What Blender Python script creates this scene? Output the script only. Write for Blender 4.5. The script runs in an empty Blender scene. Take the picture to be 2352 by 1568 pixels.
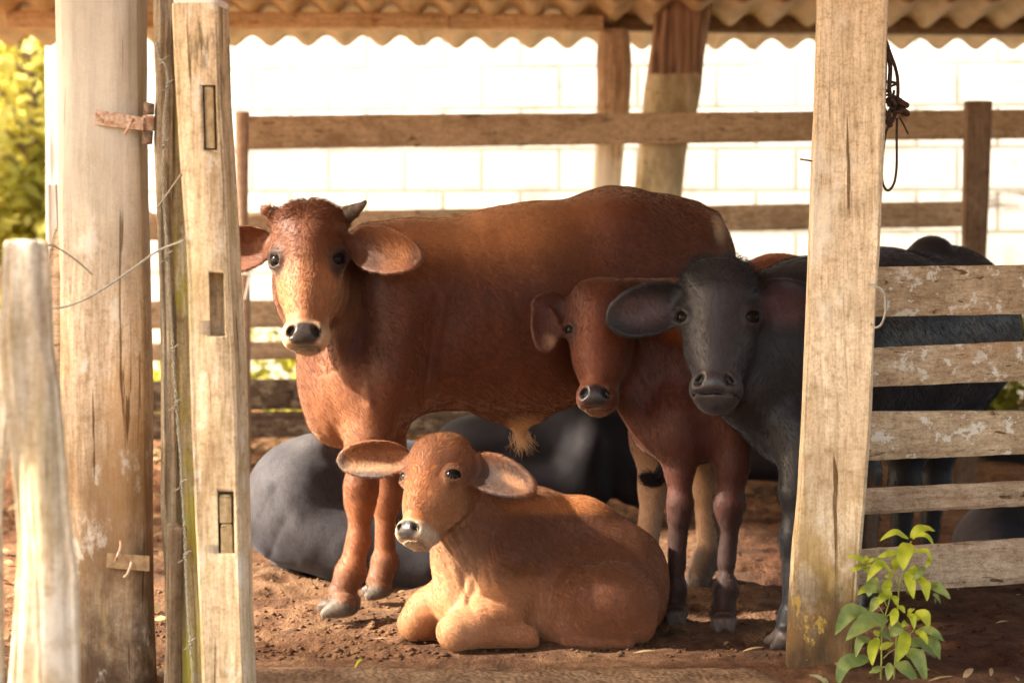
import bpy, bmesh, math, random
import numpy as np
from mathutils import Vector, Matrix

# ---------------------------------------------------------------- camera, sky, sun, exposure
W, H = 2352.0, 1568.0           # photograph working pixels
F = 4573.0                      # focal length in those pixels (70 mm on 36 mm)
HZ, CX = 550.0, 1176.0          # horizon row, centre column
CAMH = 1.0
scene = bpy.context.scene
cam_d = bpy.data.cameras.new('camera')
cam_d.sensor_width = 36.0
cam_d.lens = 70.0
cam_d.shift_y = -(H / 2 - HZ) / W
cam_d.clip_end = 500.0
cam_d.clip_start = 0.05
cam_d.dof.use_dof = True
cam_d.dof.focus_distance = 4.95
cam_d.dof.aperture_fstop = 2.9
cam = bpy.data.objects.new('camera', cam_d)
scene.collection.objects.link(cam)
cam.location = (0, 0, CAMH)
cam.rotation_euler = (math.radians(90), 0, 0)
scene.camera = cam

SUN_EL, SUN_AZ = math.radians(34), math.radians(-99)   # azimuth from +Y towards +X
sdir = Vector((math.sin(SUN_AZ) * math.cos(SUN_EL), math.cos(SUN_AZ) * math.cos(SUN_EL), math.sin(SUN_EL)))
world = bpy.data.worlds.new('World')
scene.world = world
world.use_nodes = True
wn = world.node_tree.nodes
wl = world.node_tree.links
bgn = wn['Background']
sky = wn.new('ShaderNodeTexSky')
sky.sky_type = 'NISHITA'
sky.sun_disc = False
sky.sun_elevation = SUN_EL
sky.sun_rotation = SUN_AZ
sky.dust_density = 4.0
sky.air_density = 1.0
tint = wn.new('ShaderNodeMix'); tint.data_type = 'RGBA'; tint.blend_type = 'MULTIPLY'
tint.inputs['Factor'].default_value = 1.0
tint.inputs['B'].default_value = (1.0, 0.93, 0.82, 1)
wl.new(sky.outputs['Color'], tint.inputs['A'])
wl.new(tint.outputs['Result'], bgn.inputs['Color'])
bgn.inputs['Strength'].default_value = 0.13
sun_d = bpy.data.lights.new('sun', 'SUN')
sun_d.energy = 3.8
sun_d.angle = math.radians(2.0)
sun_d.color = (1.0, 0.92, 0.80)
sun = bpy.data.objects.new('sun', sun_d)
scene.collection.objects.link(sun)
sun.rotation_euler = sdir.to_track_quat('Z', 'Y').to_euler()

scene.view_settings.view_transform = 'Standard'
scene.view_settings.look = 'None'
scene.view_settings.gamma = 1.0
scene.view_settings.exposure = 2.5
scene.cycles.max_bounces = 8
scene.cycles.diffuse_bounces = 5
scene.cycles.use_denoising = True

# ---------------------------------------------------------------- helpers
def P(x, y, d):
    """photo pixel and distance -> point"""
    return np.array([(x - CX) * d / F, d, CAMH - (y - HZ) * d / F])

def _h(ix, iy, iz, seed):
    n = (ix * 374761393 + iy * 668265263 + iz * 2147483647 + seed * 1442695041) & 0xffffffff
    n = ((n ^ (n >> 13)) * 1274126177) & 0xffffffff
    return ((n ^ (n >> 16)) & 0xffff) / 32767.5 - 1.0

def vnoise(p, scale=1.0, seed=0):
    """smooth value noise in -1..1 for an (N,3) array"""
    q = np.asarray(p, dtype=np.float64) * scale
    i = np.floor(q).astype(np.int64)
    f = q - i
    f = f * f * (3 - 2 * f)
    r = 0
    for dx in (0, 1):
        wx = f[:, 0] if dx else 1 - f[:, 0]
        for dy in (0, 1):
            wy = f[:, 1] if dy else 1 - f[:, 1]
            for dz in (0, 1):
                wz = f[:, 2] if dz else 1 - f[:, 2]
                r = r + wx * wy * wz * _h(i[:, 0] + dx, i[:, 1] + dy, i[:, 2] + dz, seed)
    return r

def fbm(p, scale=1.0, seed=0, octv=3):
    r, a = 0, 1.0
    for k in range(octv):
        r = r + a * vnoise(p, scale * 2 ** k, seed + k * 17)
        a *= 0.5
    return r

def tag(o, label=None, cat=None, group=None, kind=None):
    if label: o['label'] = label
    if cat: o['category'] = cat
    if group: o['group'] = group
    if kind: o['kind'] = kind
    return o

def link(o):
    scene.collection.objects.link(o)
    return o

def empty(name, loc, label=None, cat=None, group=None):
    o = bpy.data.objects.new(name, None)
    o.empty_display_size = 0.1
    link(o)
    o.location = loc
    return tag(o, label, cat, group)

def obj(name, verts, faces, mat, parent=None, smooth=True, base=None):
    """ONE mesh object from world-space vertices"""
    v = np.asarray(verts, dtype=np.float64)
    if parent is not None:
        org = np.array(abs_loc(parent))
    else:
        org = np.array(base) if base is not None else np.array([v[:, 0].mean(), v[:, 1].mean(), v[:, 2].min()])
    me = bpy.data.meshes.new(name)
    vv = v - org
    if isinstance(faces, np.ndarray):
        n = len(faces); k = faces.shape[1]
        me.vertices.add(len(vv)); me.vertices.foreach_set('co', vv.astype(np.float32).ravel())
        me.loops.add(n * k); me.loops.foreach_set('vertex_index', faces.astype(np.int32).ravel())
        me.polygons.add(n); me.polygons.foreach_set('loop_start', (np.arange(n) * k).astype(np.int32))
        me.update(calc_edges=True)
        me.validate()
    else:
        me.from_pydata([tuple(a) for a in vv], [], [tuple(int(i) for i in f) for f in faces])
        me.update()
    if smooth:
        me.polygons.foreach_set('use_smooth', np.ones(len(me.polygons), dtype=bool))
    o = bpy.data.objects.new(name, me)
    if mat: me.materials.append(mat)
    link(o)
    if parent is not None:
        o.parent = parent
        o.location = (0, 0, 0)
    else:
        o.location = org
    return o

def abs_loc(o):
    l = Vector(o.location)
    while o.parent is not None:
        o = o.parent
        l += Vector(o.location)
    return l

def set_col(o, cols, name='Col'):
    a = o.data.attributes.new(name, 'FLOAT_COLOR', 'POINT')
    c = np.ones((len(cols), 4), dtype=np.float32)
    c[:, :3] = cols
    a.data.foreach_set('color', c.ravel())

def catmull(pts, n):
    """smooth curve through rows of pts"""
    pts = np.asarray(pts, float)
    m = len(pts)
    t = np.linspace(0, m - 1, n)
    i = np.clip(t.astype(int), 0, m - 2)
    f = (t - i)[:, None]
    g = lambda k: pts[np.clip(k, 0, m - 1)]
    p0, p1, p2, p3 = g(i - 1), g(i), g(i + 1), g(i + 2)
    return 0.5 * (2 * p1 + (p2 - p0) * f + (2 * p0 - 5 * p1 + 4 * p2 - p3) * f * f + (3 * p1 - p0 - 3 * p2 + p3) * f ** 3)

def tube(path, rad, seg=8, closed=False):
    """verts, faces of a tube along path (K,3) with radius per point"""
    path = np.asarray(path, float); K = len(path)
    rad = np.broadcast_to(np.asarray(rad, float), (K,))
    T = np.gradient(path, axis=0)
    T /= np.linalg.norm(T, axis=1)[:, None] + 1e-12
    up = np.array([0.3, 0.9, 0.2])
    N = np.cross(T, up); N /= np.linalg.norm(N, axis=1)[:, None] + 1e-12
    B = np.cross(T, N)
    a = np.linspace(0, 2 * np.pi, seg, endpoint=False)
    V = (path[:, None, :] + rad[:, None, None] * (np.cos(a)[None, :, None] * N[:, None, :] + np.sin(a)[None, :, None] * B[:, None, :])).reshape(-1, 3)
    Fc = []
    for i in range(K - 1):
        for j in range(seg):
            k = (j + 1) % seg
            Fc.append((i * seg + j, i * seg + k, (i + 1) * seg + k, (i + 1) * seg + j))
    Fc.append(tuple(range(seg))[::-1])
    Fc.append(tuple((K - 1) * seg + j for j in range(seg)))
    return V, Fc

def join(parts):
    V, Fc, off = [], [], 0
    for v, f in parts:
        V.append(np.asarray(v)); Fc += [tuple(i + off for i in q) for q in f]; off += len(v)
    return np.concatenate(V), Fc

# ---------------------------------------------------------------- materials
class NT:
    def __init__(s, name):
        s.m = bpy.data.materials.new(name); s.m.use_nodes = True
        s.t = s.m.node_tree; s.b = s.t.nodes['Principled BSDF']
        s.tc = s.t.nodes.new('ShaderNodeTexCoord')
        s.geo = s.t.nodes.new('ShaderNodeNewGeometry')
    def n(s, typ, **kw):
        x = s.t.nodes.new(typ)
        for k, v in kw.items(): setattr(x, k, v)
        return x
    def l(s, a, b): s.t.links.new(a, b)
    def map(s, scale=(1, 1, 1), loc=(0, 0, 0)):
        m = s.n('ShaderNodeMapping')
        m.inputs['Scale'].default_value = scale
        m.inputs['Location'].default_value = loc
        s.l(s.geo.outputs['Position'], m.inputs['Vector'])
        return m.outputs['Vector']
    def noise(s, vec, scale, detail=6, rough=.6, dist=0):
        x = s.n('ShaderNodeTexNoise')
        x.inputs['Scale'].default_value = scale; x.inputs['Detail'].default_value = detail
        x.inputs['Roughness'].default_value = rough; x.inputs['Distortion'].default_value = dist
        s.l(vec, x.inputs['Vector'])
        return x.outputs['Fac']
    def ramp(s, fac, stops):
        r = s.n('ShaderNodeValToRGB')
        e = r.color_ramp.elements
        while len(e) < len(stops): e.new(0.5)
        for q, (p, c) in zip(e, stops):
            q.position = p
            q.color = (c, c, c, 1) if not hasattr(c, '__len__') else (*c, 1)
        s.l(fac, r.inputs['Fac'])
        return r.outputs['Color']
    def mix(s, a, b, fac, mode='MIX'):
        x = s.n('ShaderNodeMix', data_type='RGBA', blend_type=mode)
        for v, i in ((a, 'A'), (b, 'B'), (fac, 'Factor')):
            if hasattr(v, 'is_output'): s.l(v, x.inputs[i])
            elif hasattr(v, '__len__'): x.inputs[i].default_value = (*v, 1)
            else: x.inputs[i].default_value = v
        return x.outputs['Result']
    def math(s, op, a, b=0.0):
        x = s.n('ShaderNodeMath', operation=op)
        for v, i in ((a, 0), (b, 1)):
            if hasattr(v, 'is_output'): s.l(v, x.inputs[i])
            else: x.inputs[i].default_value = v
        return x.outputs[0]
    def xyz(s):
        x = s.n('ShaderNodeSeparateXYZ'); s.l(s.geo.outputs['Position'], x.inputs[0])
        return x.outputs
    def rng(s, v, a, b, c=0.0, d=1.0):
        x = s.n('ShaderNodeMapRange'); x.interpolation_type = 'SMOOTHSTEP'
        s.l(v, x.inputs['Value'])
        for k, q in zip(('From Min', 'From Max', 'To Min', 'To Max'), (a, b, c, d)): x.inputs[k].default_value = q
        return x.outputs['Result']
    def bump(s, h, strength=.4, dist=.01, prev=None):
        b = s.n('ShaderNodeBump'); b.inputs['Strength'].default_value = strength; b.inputs['Distance'].default_value = dist
        s.l(h, b.inputs['Height'])
        if prev: s.l(prev, b.inputs['Normal'])
        return b.outputs['Normal']
    def done(s, col, rough=.8, normal=None, spec=.3, **kw):
        if hasattr(col, 'is_output'): s.l(col, s.b.inputs['Base Color'])
        else: s.b.inputs['Base Color'].default_value = (*col, 1)
        if hasattr(rough, 'is_output'): s.l(rough, s.b.inputs['Roughness'])
        else: s.b.inputs['Roughness'].default_value = rough
        s.b.inputs['Specular IOR Level'].default_value = spec
        if normal: s.l(normal, s.b.inputs['Normal'])
        for k, v in kw.items():
            s.b.inputs[k.replace('_', ' ')].default_value = v
        return s.m

def wood(name, light, dark, axis='Z', layers=(), rough=.85, fine=1.0, seed=0.0, bump=.5, desat=.28, gain=1.0):
    """weathered timber: grain along an axis, blotches, then stain layers
    layer = (colour, noise scale xyz, lo, hi, strength, (z0, z1) or None)"""
    ds = lambda c, k: tuple((1 - k) * q + k * (.35 * c[0] + .5 * c[1] + .15 * c[2]) for q in c)
    light, dark = ds(light, desat), ds(dark, desat * .8)
    s = NT(name)
    al, ac = 4.5, 60.0
    light = tuple(min(.86, q * gain) for q in light); dark = tuple(q * gain for q in dark)
    sc = {'Z': (ac, ac, al), 'X': (al, ac, ac)}[axis]
    g = s.noise(s.map(sc, (seed, seed, seed)), fine, 8, .65, .4)
    g2 = s.noise(s.map(tuple(3.2 * q for q in sc), (seed, 3, 1)), fine, 4, .6)
    blot = s.noise(s.map((1, 1, 1), (seed, 1, 2)), 5.0, 6, .6)
    c = s.ramp(g, [(.32, dark), (.50, tuple(.45 * a + .55 * b for a, b in zip(dark, light))), (.66, light)])
    c = s.mix(c, s.ramp(blot, [(.3, (.62, .56, .48)), (.5, (.95, .93, .9)), (.7, (1.1, 1.08, 1.05))]), .85, 'MULTIPLY')
    c = s.mix(c, s.ramp(g2, [(.36, (.6, .54, .46)), (.5, (1, 1, 1))]), .6, 'MULTIPLY')
    sp1 = s.noise(s.map(), 150, 3, .6); sp2 = s.noise(s.map((1, 1, 1), (4, seed, 2)), 38, 6, .72)
    c = s.mix(c, s.ramp(sp1, [(.30, (.72, .67, .6)), (.55, (1.06, 1.05, 1.03))]), .75, 'MULTIPLY')
    c = s.mix(c, s.ramp(sp2, [(.32, (.62, .55, .46)), (.46, (.98, .97, .95)), (.68, (1.12, 1.12, 1.12))]), .8, 'MULTIPLY')
    z = s.xyz()[2]
    for i, (col, scl, lo, hi, st, zr) in enumerate(layers):
        nn = s.noise(s.map(scl, (seed + 3.1 * i, 7.7 * i, seed)), 1.0, 8, .68)
        m = s.rng(nn, lo, hi)
        if zr: 
            m = s.math('MULTIPLY', m, s.rng(z, zr[0], zr[1]))
        c = s.mix(c, col, s.math('MULTIPLY', m, st))
    cr = s.ramp(s.noise(s.map(tuple(q * (1.0 if q > 5 else .5) for q in sc), (9 + seed, seed, 4)), .7 * fine, 4, .55, .8), [(.325, .0), (.36, 1.0)])
    c = s.mix(c, s.mix((.30, .24, .18), (1, 1, 1), cr), 1.0, 'MULTIPLY')
    h = s.math('ADD', s.math('ADD', g, s.math('MULTIPLY', sp2, .8)), s.math('MULTIPLY', cr, .7))
    return s.done(c, rough, s.bump(h, bump, .006), .2)

WOOD = {}
WOOD['grey_post'] = wood('pale_grey_wood', (.64, .52, .36), (.40, .29, .175), 'Z', [
    ((.47, .27, .10), (5, 5, 2.0), .50, .68, .65, (1.55, .35)),
    ((.20, .115, .050), (6, 6, 3), .32, .56, .85, (.80, .34)),
    ((.055, .031, .018), (4, 4, 3), .28, .52, .92, (.42, .10)),
    ((.56, .555, .49), (5, 5, 2.5), .22, .60, .75, (.75, 1.25)),
    ((.80, .78, .70), (9, 9, 5), .57, .66, .5, None),
    ((.44, .34, .13), (7, 7, 1.6), .58, .70, .6, None)], gain=1.18, seed=2, bump=.35)
WOOD['mortise'] = wood('mortise_post_wood', (.66, .53, .33), (.40, .29, .15), 'Z', [
    ((.15, .11, .07), (34, 34, 9), .50, .62, .85, (1.05, 1.46)),
    ((.36, .30, .13), (12, 12, 5), .54, .7, .45, None),
    ((.80, .76, .64), (16, 16, 8), .56, .64, .6, None),
    ((.40, .38, .10), (16, 16, 3), .55, .66, .55, None),
    ((.22, .15, .08), (70, 70, 30), .62, .70, .5, None)], gain=1.32, seed=5, bump=.4)
WOOD['lichen'] = wood('lichen_wood', (.60, .52, .27), (.34, .28, .13), 'Z', [
    ((.50, .46, .07), (14, 14, 5), .44, .60, .75, None),
    ((.74, .72, .52), (16, 16, 6), .58, .66, .8, None)], gain=1.15, seed=8)
WOOD['stake'] = wood('split_stake_wood', (.54, .45, .29), (.23, .17, .10), 'Z', [
    ((.12, .085, .05), (30, 30, 2.2), .55, .62, .7, None),
    ((.19, .12, .06), (12, 12, 4), .40, .6, .85, (.5, .1))], seed=11, bump=.9)
WOOD['dark_stake'] = wood('dark_stake_wood', (.26, .19, .11), (.12, .08, .05), 'Z', (), seed=3)
WOOD['front_post'] = wood('front_post_wood', (.64, .54, .37), (.42, .32, .19), 'Z', [
    ((.36, .27, .12), (6, 6, 3), .48, .64, .55, None),
    ((.80, .74, .60), (9, 9, 4), .55, .68, .7, None)], gain=1.75, seed=17, bump=.3)
WOOD['right_post'] = wood('right_post_wood', (.66, .545, .36), (.47, .36, .21), 'Z', [
    ((.30, .20, .12), (90, 90, 50), .62, .68, .6, None),
    ((.82, .78, .66), (8, 8, 4), .54, .64, .5, None),
    ((.34, .26, .16), (26, 26, 10), .58, .66, .45, None),
    ((.40, .25, .05), (11, 11, 5), .44, .58, .8, (.52, .18)),
    ((.040, .026, .014), (15, 15, 8), .30, .56, .95, (.40, .06)),
    ((.060, .038, .020), (6, 6, 3), .20, .45, .9, (.26, .04)),
    ((.30, .16, .06), (5, 5, 3), .45, .62, .35, (1.0, .4)),
    ((.50, .34, .07), (22, 22, 12), .58, .64, .8, (.34, .08))], gain=1.35, seed=21, bump=.3)
WOOD['gate_rail'] = wood('gate_rail_wood', (.50, .37, .20), (.32, .21, .105), 'X', [
    ((.80, .75, .62), (20, 20, 26), .56, .61, .85, None),
    ((.38, .16, .05), (4.5, 4, 5), .60, .70, .5, None),
    ((.16, .10, .06), (30, 30, 30), .66, .72, .6, None)], gain=1.45, seed=31)
WOOD['gate_rail_plain'] = wood('gate_rail_plain_wood', (.45, .315, .18), (.29, .185, .10), 'X', [
    ((.33, .14, .06), (5, 4, 9), .58, .7, .35, None)], gain=1.4, seed=34)
WOOD['fence'] = wood('fence_board_wood', (.44, .32, .19), (.30, .205, .115), 'X', [
    ((.12, .075, .05), (22, 22, 26), .63, .70, .85, None),
    ((.32, .22, .12), (4, 4, 6), .5, .66, .5, None)], gain=1.85, seed=41)
WOOD['fence_dark'] = wood('fence_dark_wood', (.20, .135, .085), (.11, .07, .045), 'X', [
    ((.34, .27, .19), (16, 16, 24), .50, .58, .8, None)], gain=1.1, seed=44)
WOOD['upright'] = wood('fence_upright_wood', (.33, .21, .125), (.21, .125, .07), 'Z', [
    ((.12, .07, .045), (10, 10, 3), .45, .65, .7, (.72, .60))], seed=47)
WOOD['shed_post'] = wood('shed_post_wood', (.62, .44, .30), (.42, .27, .16), 'Z', [
    ((.80, .76, .68), (6, 6, 3), .36, .5, .95, (1.56, 1.44)),
    ((.22, .12, .06), (14, 14, 2), .58, .66, .6, None)], gain=1.1, seed=51)
WOOD['beam'] = wood('roof_beam_wood', (.40, .29, .165), (.27, .185, .095), 'X', [
    ((.16, .075, .03), (7, 30, 34), .60, .66, .75, None)], gain=2.25, seed=61)
WOOD['beam_shade'] = wood('roof_beam_shade_wood', (.30, .20, .10), (.20, .13, .06), 'X', (), seed=63)  # beam wood darkened to paint in the shade at the right end

def leaning_mat():
    s = NT('leaning_post_wood')
    z = s.xyz()[2]
    st = s.noise(s.map((26, 26, 1.6)), 1.0, 6, .6, .8)
    up = s.ramp(st, [(.38, (.13, .075, .06)), (.5, (.30, .185, .12)), (.64, (.52, .39, .27))])
    lo = s.ramp(s.noise(s.map((7, 7, 3)), 1.0, 8, .7), [(.38, (.30, .235, .125)), (.5, (.46, .38, .235)), (.63, (.66, .59, .44))])
    lo = s.mix(lo, (.13, .09, .055), s.rng(s.noise(s.map((36, 36, 30)), 1.0, 3), .64, .70))
    e = s.math('ADD', z, s.math('MULTIPLY', s.math('SUBTRACT', s.noise(s.map((20, 20, 2)), 1.0, 2), .5), .02))
    c = s.mix(lo, up, s.rng(e, 1.712, 1.722))
    return s.done(c, .8, s.bump(st, .5, .01), .2)
WOOD['leaning'] = leaning_mat()

def simple(name, c1, c2, scale=30, rough=.7, bump=.3, spec=.3, metallic=0):
    s = NT(name)
    n = s.noise(s.map(), scale, 6, .65)
    return s.done(s.ramp(n, [(.35, c1), (.62, c2)]), rough, s.bump(n, bump, .003), spec, Metallic=metallic)
M_RUST = simple('rusty_iron', (.34, .12, .035), (.62, .54, .44), 90, .75)
M_IRON = simple('dark_iron', (.10, .075, .06), (.30, .20, .13), 120, .6)
M_WIRE = simple('galvanised_wire', (.20, .20, .17), (.36, .36, .31), 200, .5)
M_ROPE = simple('dark_rope', (.035, .02, .015), (.10, .06, .045), 150, .9)
M_POLE = simple('pole_brown', (.36, .23, .15), (.50, .35, .24), 25, .6)
M_WHITE = simple('white_paint', (.78, .75, .68), (.86, .84, .78), 12, .7)
M_EYE = NT('eye_black').done((.008, .006, .005), .14, None, .10)
M_HORN = simple('horn_grey', (.05, .036, .028), (.15, .11, .08), 60, .5)
M_PLUG = simple('plug_wood', (.30, .21, .10), (.50, .39, .22), 45, .9, .6)

def soil_mat():
    s = NT('trampled_soil')
    a = s.noise(s.map(), 3.0, 8, .62)
    b = s.noise(s.map((1, .6, 1)), 22.0, 8, .68)
    c = s.noise(s.map(), 140.0, 4, .6)
    col = s.ramp(b, [(.28, (.060, .032, .019)), (.44, (.135, .074, .040)), (.58, (.205, .120, .066)), (.74, (.285, .185, .11))])
    col = s.mix(col, s.ramp(a, [(.35, (.62, .50, .46)), (.6, (1.05, 1.0, .95))]), .9, 'MULTIPLY')
    col = s.mix(col, s.ramp(c, [(.3, (.7, .66, .62)), (.6, (1.1, 1.1, 1.1))]), .7, 'MULTIPLY')
    dung = s.rng(s.noise(s.map((1, 1, 1), (3, 5, 1)), 5.5, 5, .6), .57, .66)
    col = s.mix(col, (.062, .036, .022), s.math('MULTIPLY', dung, .75))
    x, y, z = s.xyz()
    # shade beyond the gate on the right, painted into the soil colour
    gate_shade = s.math('MULTIPLY', s.rng(s.math('ADD', x, s.math('MULTIPLY', s.math('SUBTRACT', a, .5), .5)), .55, .85), s.rng(y, 4.5, 4.62))
    gate_shade = s.math('MULTIPLY', gate_shade, s.rng(y, 7.6, 6.4))
    col = s.mix(col, s.mix(col, (.42, .30, .28), 1.0, 'MULTIPLY'), s.math('MULTIPLY', gate_shade, .85))
    # dry earth with sunlit brightness painted in, outside left and by the wall
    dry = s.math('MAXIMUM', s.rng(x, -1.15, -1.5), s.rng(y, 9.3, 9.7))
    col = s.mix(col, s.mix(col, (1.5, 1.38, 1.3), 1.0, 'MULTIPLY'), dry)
    h = s.math('ADD', s.math('MULTIPLY', b, 1.0), s.math('MULTIPLY', c, .35))
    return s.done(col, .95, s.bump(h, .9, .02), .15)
M_SOIL = soil_mat()

def slab_mat():
    s = NT('rough_concrete')
    a = s.noise(s.map(), 9.0, 8, .65)
    v = s.n('ShaderNodeTexVoronoi'); v.inputs['Scale'].default_value = 75; s.l(s.map(), v.inputs['Vector'])
    c = s.ramp(a, [(.32, (.16, .098, .058)), (.5, (.27, .18, .11)), (.66, (.38, .28, .18))])
    c = s.mix(c, s.ramp(v.outputs['Distance'], [(.08, (1.45, 1.45, 1.4)), (.22, (1, 1, 1)), (.6, (.8, .76, .72))]), .55, 'MULTIPLY')
    c = s.mix(c, s.ramp(s.noise(s.map(), 45, 5, .7), [(.35, (.6, .52, .46)), (.6, (1.08, 1.08, 1.05))]), .8, 'MULTIPLY')
    h = s.math('ADD', s.math('MULTIPLY', v.outputs['Distance'], -.6), a)
    return s.done(c, .95, s.bump(h, .7, .012), .15)

def wall_mat():
    s = NT('white_block_wall')
    cb = s.n('ShaderNodeCombineXYZ'); x, y, z = s.xyz()
    s.l(s.math('ADD', x, 20 * .3975 + .948), cb.inputs[0]); s.l(s.math('SUBTRACT', z, 1.883 - .2117 * 8), cb.inputs[1])
    b = s.n('ShaderNodeTexBrick')
    b.offset = .5; b.squash = 1.0
    for k, q in (('Scale', 1.0), ('Mortar Size', .015), ('Mortar Smooth', .5), ('Brick Width', .3975), ('Row Height', .2117), ('Bias', 0.0)):
        b.inputs[k].default_value = q
    b.inputs['Color1'].default_value = (.76, .75, .70, 1); b.inputs['Color2'].default_value = (.70, .69, .64, 1)
    b.inputs['Mortar'].default_value = (.40, .385, .34, 1)
    s.l(cb.outputs[0], b.inputs['Vector'])
    n = s.noise(s.map(), 6, 8, .7)
    c = s.mix(b.outputs['Color'], s.ramp(n, [(.3, (.66, .62, .54)), (.5, (1, 1, 1))]), .8, 'MULTIPLY')
    c = s.mix(c, s.ramp(s.noise(s.map((1, 1, .4)), 2.2, 6, .65), [(.34, (.78, .75, .68)), (.55, (1, 1, 1))]), .8, 'MULTIPLY')
    st = s.math('MULTIPLY', s.rng(s.noise(s.map((4, 4, 22)), 1.0, 6, .7), .45, .62), s.math('MULTIPLY', s.rng(x, 1.9, 2.2), s.math('MULTIPLY', s.rng(z, 1.12, 1.17), s.rng(z, 1.27, 1.22))))
    c = s.mix(c, (.16, .12, .10), s.math('MULTIPLY', st, .9))
    low = s.math('MULTIPLY', s.rng(z, .75, .3), s.rng(n, .3, .6))
    c = s.mix(c, (.46, .36, .22), s.math('MULTIPLY', low, .6))
    h = s.math('ADD', s.math('MULTIPLY', b.outputs['Fac'], -1.0), s.math('MULTIPLY', n, .3))
    return s.done(c, .85, s.bump(h, .22, .006), .2)

def roof_mat():
    s = NT('aged_fibre_cement')
    n = s.noise(s.map((3, 1, 1)), 4.0, 8, .65)
    c = s.ramp(n, [(.3, (.44, .31, .185)), (.5, (.60, .455, .285)), (.7, (.70, .55, .37))])
    m = s.rng(s.noise(s.map(), 14, 6, .7), .5, .66)
    y = s.xyz()[1]
    c = s.mix(c, (.16, .13, .03), s.math('MULTIPLY', m, s.rng(y, 9.42, 9.50)))
    return s.done(c, .9, s.bump(n, .4, .01), .15)

def leaf_mat(name, c1, c2, scale=14, trans=.35):
    s = NT(name)
    n = s.noise(s.map(), scale, 4, .6)
    c = s.ramp(n, [(.35, c1), (.65, c2)])
    s.done(c, .5, None, .35)
    t = s.n('ShaderNodeBsdfTranslucent'); s.l(c, t.inputs['Color'])
    mx = s.n('ShaderNodeMixShader'); mx.inputs[0].default_value = trans
    s.l(s.b.outputs[0], mx.inputs[1]); s.l(t.outputs[0], mx.inputs[2])
    out = s.t.nodes['Material Output']; s.l(mx.outputs[0], out.inputs['Surface'])
    return s.m

def hide_mat(name, rough=.6, sheen=.25, tintc=(1, .8, .6), spec=.3, bumps=.17, wet=False):
    s = NT(name)
    at = s.n('ShaderNodeAttribute'); at.attribute_name = 'Col'
    a = s.noise(s.map((1, 1, .7)), 9, 6, .6)
    b = s.noise(s.map((2.2, 2.2, .7)), 110, 5, .65)
    c = s.mix(at.outputs['Color'], s.ramp(a, [(.3, (.76, .72, .70)), (.6, (1.1, 1.08, 1.05))]), .8, 'MULTIPLY')
    c = s.mix(c, s.ramp(b, [(.3, (.62, .58, .56)), (.65, (1.24, 1.22, 1.18))]), .8, 'MULTIPLY')
    e = s.noise(s.map((1.0, 1.0, .35), (2, 1, 5)), 42, 6, .7, .6)
    c = s.mix(c, s.ramp(e, [(.33, (.74, .70, .68)), (.5, (1, 1, 1)), (.68, (1.2, 1.18, 1.14))]), .75, 'MULTIPLY')
    b = s.math('ADD', b, s.math('MULTIPLY', e, .35))
    r = s.n('ShaderNodeSeparateColor'); 
    at2 = s.n('ShaderNodeAttribute'); at2.attribute_name = 'Wet'
    rr = s.n('ShaderNodeMapRange'); s.l(at2.outputs['Fac'], rr.inputs['Value']); rr.inputs['To Min'].default_value = rough; rr.inputs['To Max'].default_value = .27
    s.done(c, rr.outputs[0], s.bump(b, bumps, .004), spec)
    s.b.inputs['Sheen Weight'].default_value = sheen
    s.b.inputs['Sheen Roughness'].default_value = .45
    s.b.inputs['Sheen Tint'].default_value = (*tintc, 1)
    return s.m

def hair_mat(name):
    s = NT(name)
    at = s.n('ShaderNodeAttribute'); at.attribute_name = 'Col'
    s.done(at.outputs['Color'], .5, None, .35)
    return s.m

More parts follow.
